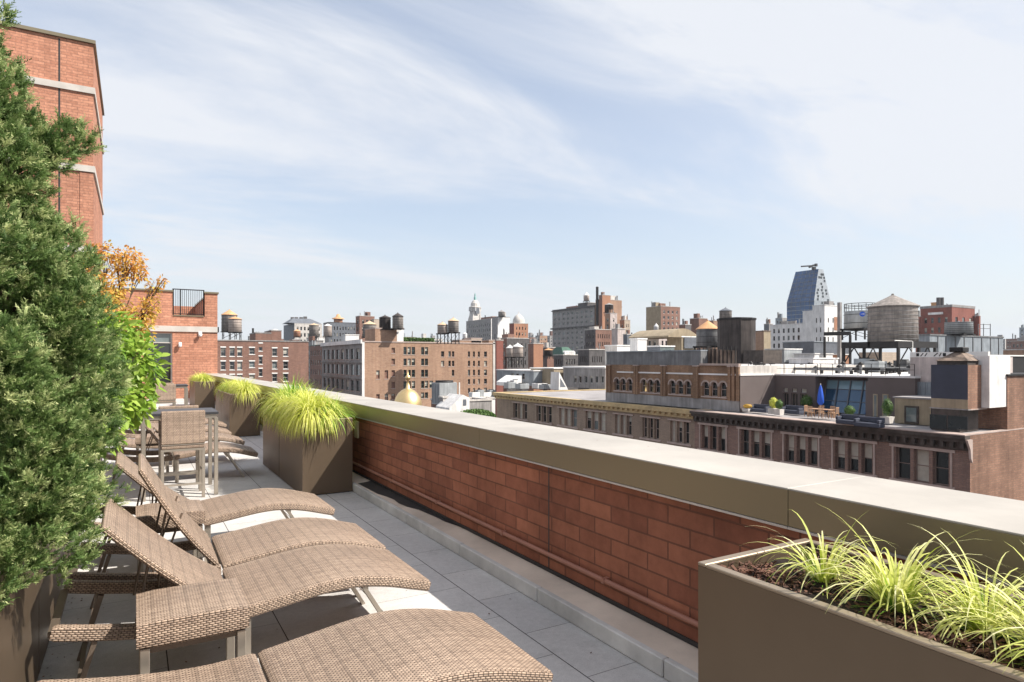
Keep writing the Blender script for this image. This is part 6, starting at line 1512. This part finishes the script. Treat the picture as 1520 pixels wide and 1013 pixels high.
far('old_facade', 'white domed little roof building deeper along the avenue', 300, 455, 470, 482, 500, 'stone_pale', 'stone_white', ny=2, storey=3.6, rows=4)

# ---- far silhouettes that close the horizon
r = random.Random(41); k = 0
for (a0, a1, where, n_) in ((368, 424, 'between the brown building roof and the mansard block', 3), (596, 654, 'above the roof hedge of the tan brick building', 3), (780, 824, 'in the gap left of the large grey loft block', 3),
        (930, 962, 'in the gap left of the tan apartment block', 2), (1100, 1146, 'between the large dark tank and the white building', 2), (1476, 1545, 'right of the mechanical enclosure', 4)):
    w = (a1-a0)/n_
    for i in range(n_):
        cols = [('grey', 'stone_grey', 'stone_grey'), ('tan brick', 'stone_grey', 'brick_tan'), ('brown brick', 'brick_brown', 'brick_brown'), ('pale', 'stone_grey', 'stone_pale')][(k*3) % 4 if n_ > 2 else (k*3+i) % 4]
        pos = {2: ('left', 'right'), 3: ('left', 'middle', 'right'), 4: ('leftmost', 'inner left', 'inner right', 'rightmost')}[n_][i]
        far('distant_block', '%s distant %s block %s' % (pos, cols[0], where), r.uniform(600, 1050), a0+w*i, a0+w*i+2, a0+w*(i+1)+3, r.uniform(497, 506), cols[1], cols[2], ny=5, storey=4.5, rows=3, zskip=1.5, cap='stone_grey', group='distant blocks along the horizon', rail=False); k += 1
# ---- roofs low beyond the parapet: gold dome, steel tower, white gable
d = 82.0; X, Y = at(605.5, d); t = thing('gold_dome', 'gilded dome with an orb finial just beyond the parapet', 'dome', (X, Y, STREET))
zb_ = zd(603, d); rg = 21*d/F
MB().lathe((X, Y, 0), [(rg*1.25, STREET), (rg*1.25, zb_-1.2), (rg*1.05, zb_-1.0), (rg*1.05, zb_)], 'stone_pale', 12, smooth=False).build('drum', t)
MB().lathe((X, Y, zb_), [(rg, 0), (rg*.97, .5), (rg*.87, 1.1), (rg*.68, 1.65), (rg*.42, 2.05), (rg*.16, 2.25), (rg*.10, 2.9)], 'gold', 24).build('cupola', t)
MB().lathe((X, Y, zb_+2.9), [(.16, 0), (.12, .35), (.32, .55), (.36, .75), (.25, .98), (.06, 1.1), (.04, 1.7), (.01, 2.4)], 'gold', 12).build('finial', t)
far('low_building', 'low building carrying the grey steel plant tower beyond the parapet', 104, 640, 644, 730, 596, 'brick_brown', 'stone_grey', roof='roof_grey', cap='stone_pale', depth=14, par=.2)
X, Y = at(662, 108); t = thing('plant_tower', 'grey steel and glass plant tower on a low roof beyond the parapet', 'plant tower', (X, Y, zd(592, 108)))
MB().box(X-1.9, Y-1.6, zd(600, 108), X+1.3, Y+1.6, zd(568, 108), 'tank_steel').build('housing', t); MB().lathe((X-.3, Y, zd(568, 108)), [(1.5, 0), (1.5, .35), (1.2, .35), (1.2, .1), (.01, .1)], 'steel_black', 14).build('fan', t)
mb = MB()
for i in range(5): mb.box(X-1.93, Y-1.4+i*.65, zd(598, 108), X-1.901, Y-1.2+i*.65, zd(570, 108), 'slate')
for a, b in ((1.6, 0), (2.0, .8), (2.3, -.4)): mb.tube((X+a, Y+b, zd(600, 108)), (X+a, Y+b, zd(566+a, 108)), .12, 'trim_white', 6)
mb.build('pipes', t)
d = 96; X1, Y1 = at(667, d); X2 = Xy(697, Y1); t = thing('white_gable', 'white gabled stair house with one small window beyond the parapet', 'stair house', (X1, Y1, -12))
MB().prism([(X1, -12), (X2, -12), (X2, zd(592, d)), (X1+.68*(X2-X1), zd(587, d)), (X1, zd(606, d))], Y1, Y1+5, 'stucco_white').build('wall', t); MB().box(Xy(687.5, Y1), Y1-.05, zd(603, d), Xy(692, Y1), Y1-.01, zd(594, d), 'slate').build('window', t)
far('low_building', 'pale block left of the white gabled stair house', 100, 652, 654, 672, 590, 'stone_grey', 'stone_pale', zb=-20, roof='roof_grey', depth=5)
t = far('low_building', 'low cluttered white roof beside the end of the ochre cornice', 120, 697, 700, 735, 592, 'stone_pale', 'stone_white', roof='roof_white', depth=16, par=.2, ny=5, storey=3, rows=2)
for i, (p, w, h) in enumerate(((704, 1.6, 1.2), (712, 1.3, 1.6), (721, 1.7, 1.1), (729, 1.4, 1.5))):
    X, Y = at(p, 124+i); clutter('roof unit on the low cluttered white roof, number %s from the left' % ['one', 'two', 'three', 'four'][i], X, Y, t.zt-.2, w, w, h, 'tank_steel' if i % 2 else 'stone_white')
r = np.random.default_rng(8); n = 6000; d = 92; cx_, cy_ = at(706, d); c = np.array([cx_, cy_, zd(620, d)])+unit(r.normal(size=(n, 3)))*np.array([3.0, 3.0, 1.2])*r.uniform(.6, 1, n)[:, None]
D = unit(r.normal(size=(n, 3))); A, B = frames(D); s_ = .13; V = np.stack([c-A*s_, c+B*s_, c+A*s_, c-B*s_], 1).reshape(-1, 3)
t = thing('street_tree', 'green tree top just showing over the parapet beside the white stair house', 'tree', (cx_, cy_, STREET)); leafmesh('crown', V, 4, 'park_leaf', r.normal(.7, .2, n), t); MB().tube((cx_, cy_, STREET), (cx_, cy_, zd(616, d)), .4, 'bark', 8, .2).build('trunk', t)

# ---------------------------------------------------------------- city haze
hm = bpy.data.materials.new('haze'); hm.use_nodes = True; nt = hm.node_tree; nt.nodes.clear()
ho = nt.nodes.new('ShaderNodeOutputMaterial'); hv = nt.nodes.new('ShaderNodeVolumePrincipled'); nt.links.new(hv.outputs[0], ho.inputs['Volume'])
hv.inputs['Color'].default_value = (.86, .92, 1, 1); hv.inputs['Density'].default_value = .00009; hv.inputs['Anisotropy'].default_value = .2
M['haze'] = hm
mb = MB(); mb.box(-1500, -1500, STREET-1, 1800, 1800, 130, 'haze'); tag(mb.build('haze'), kind='stuff')
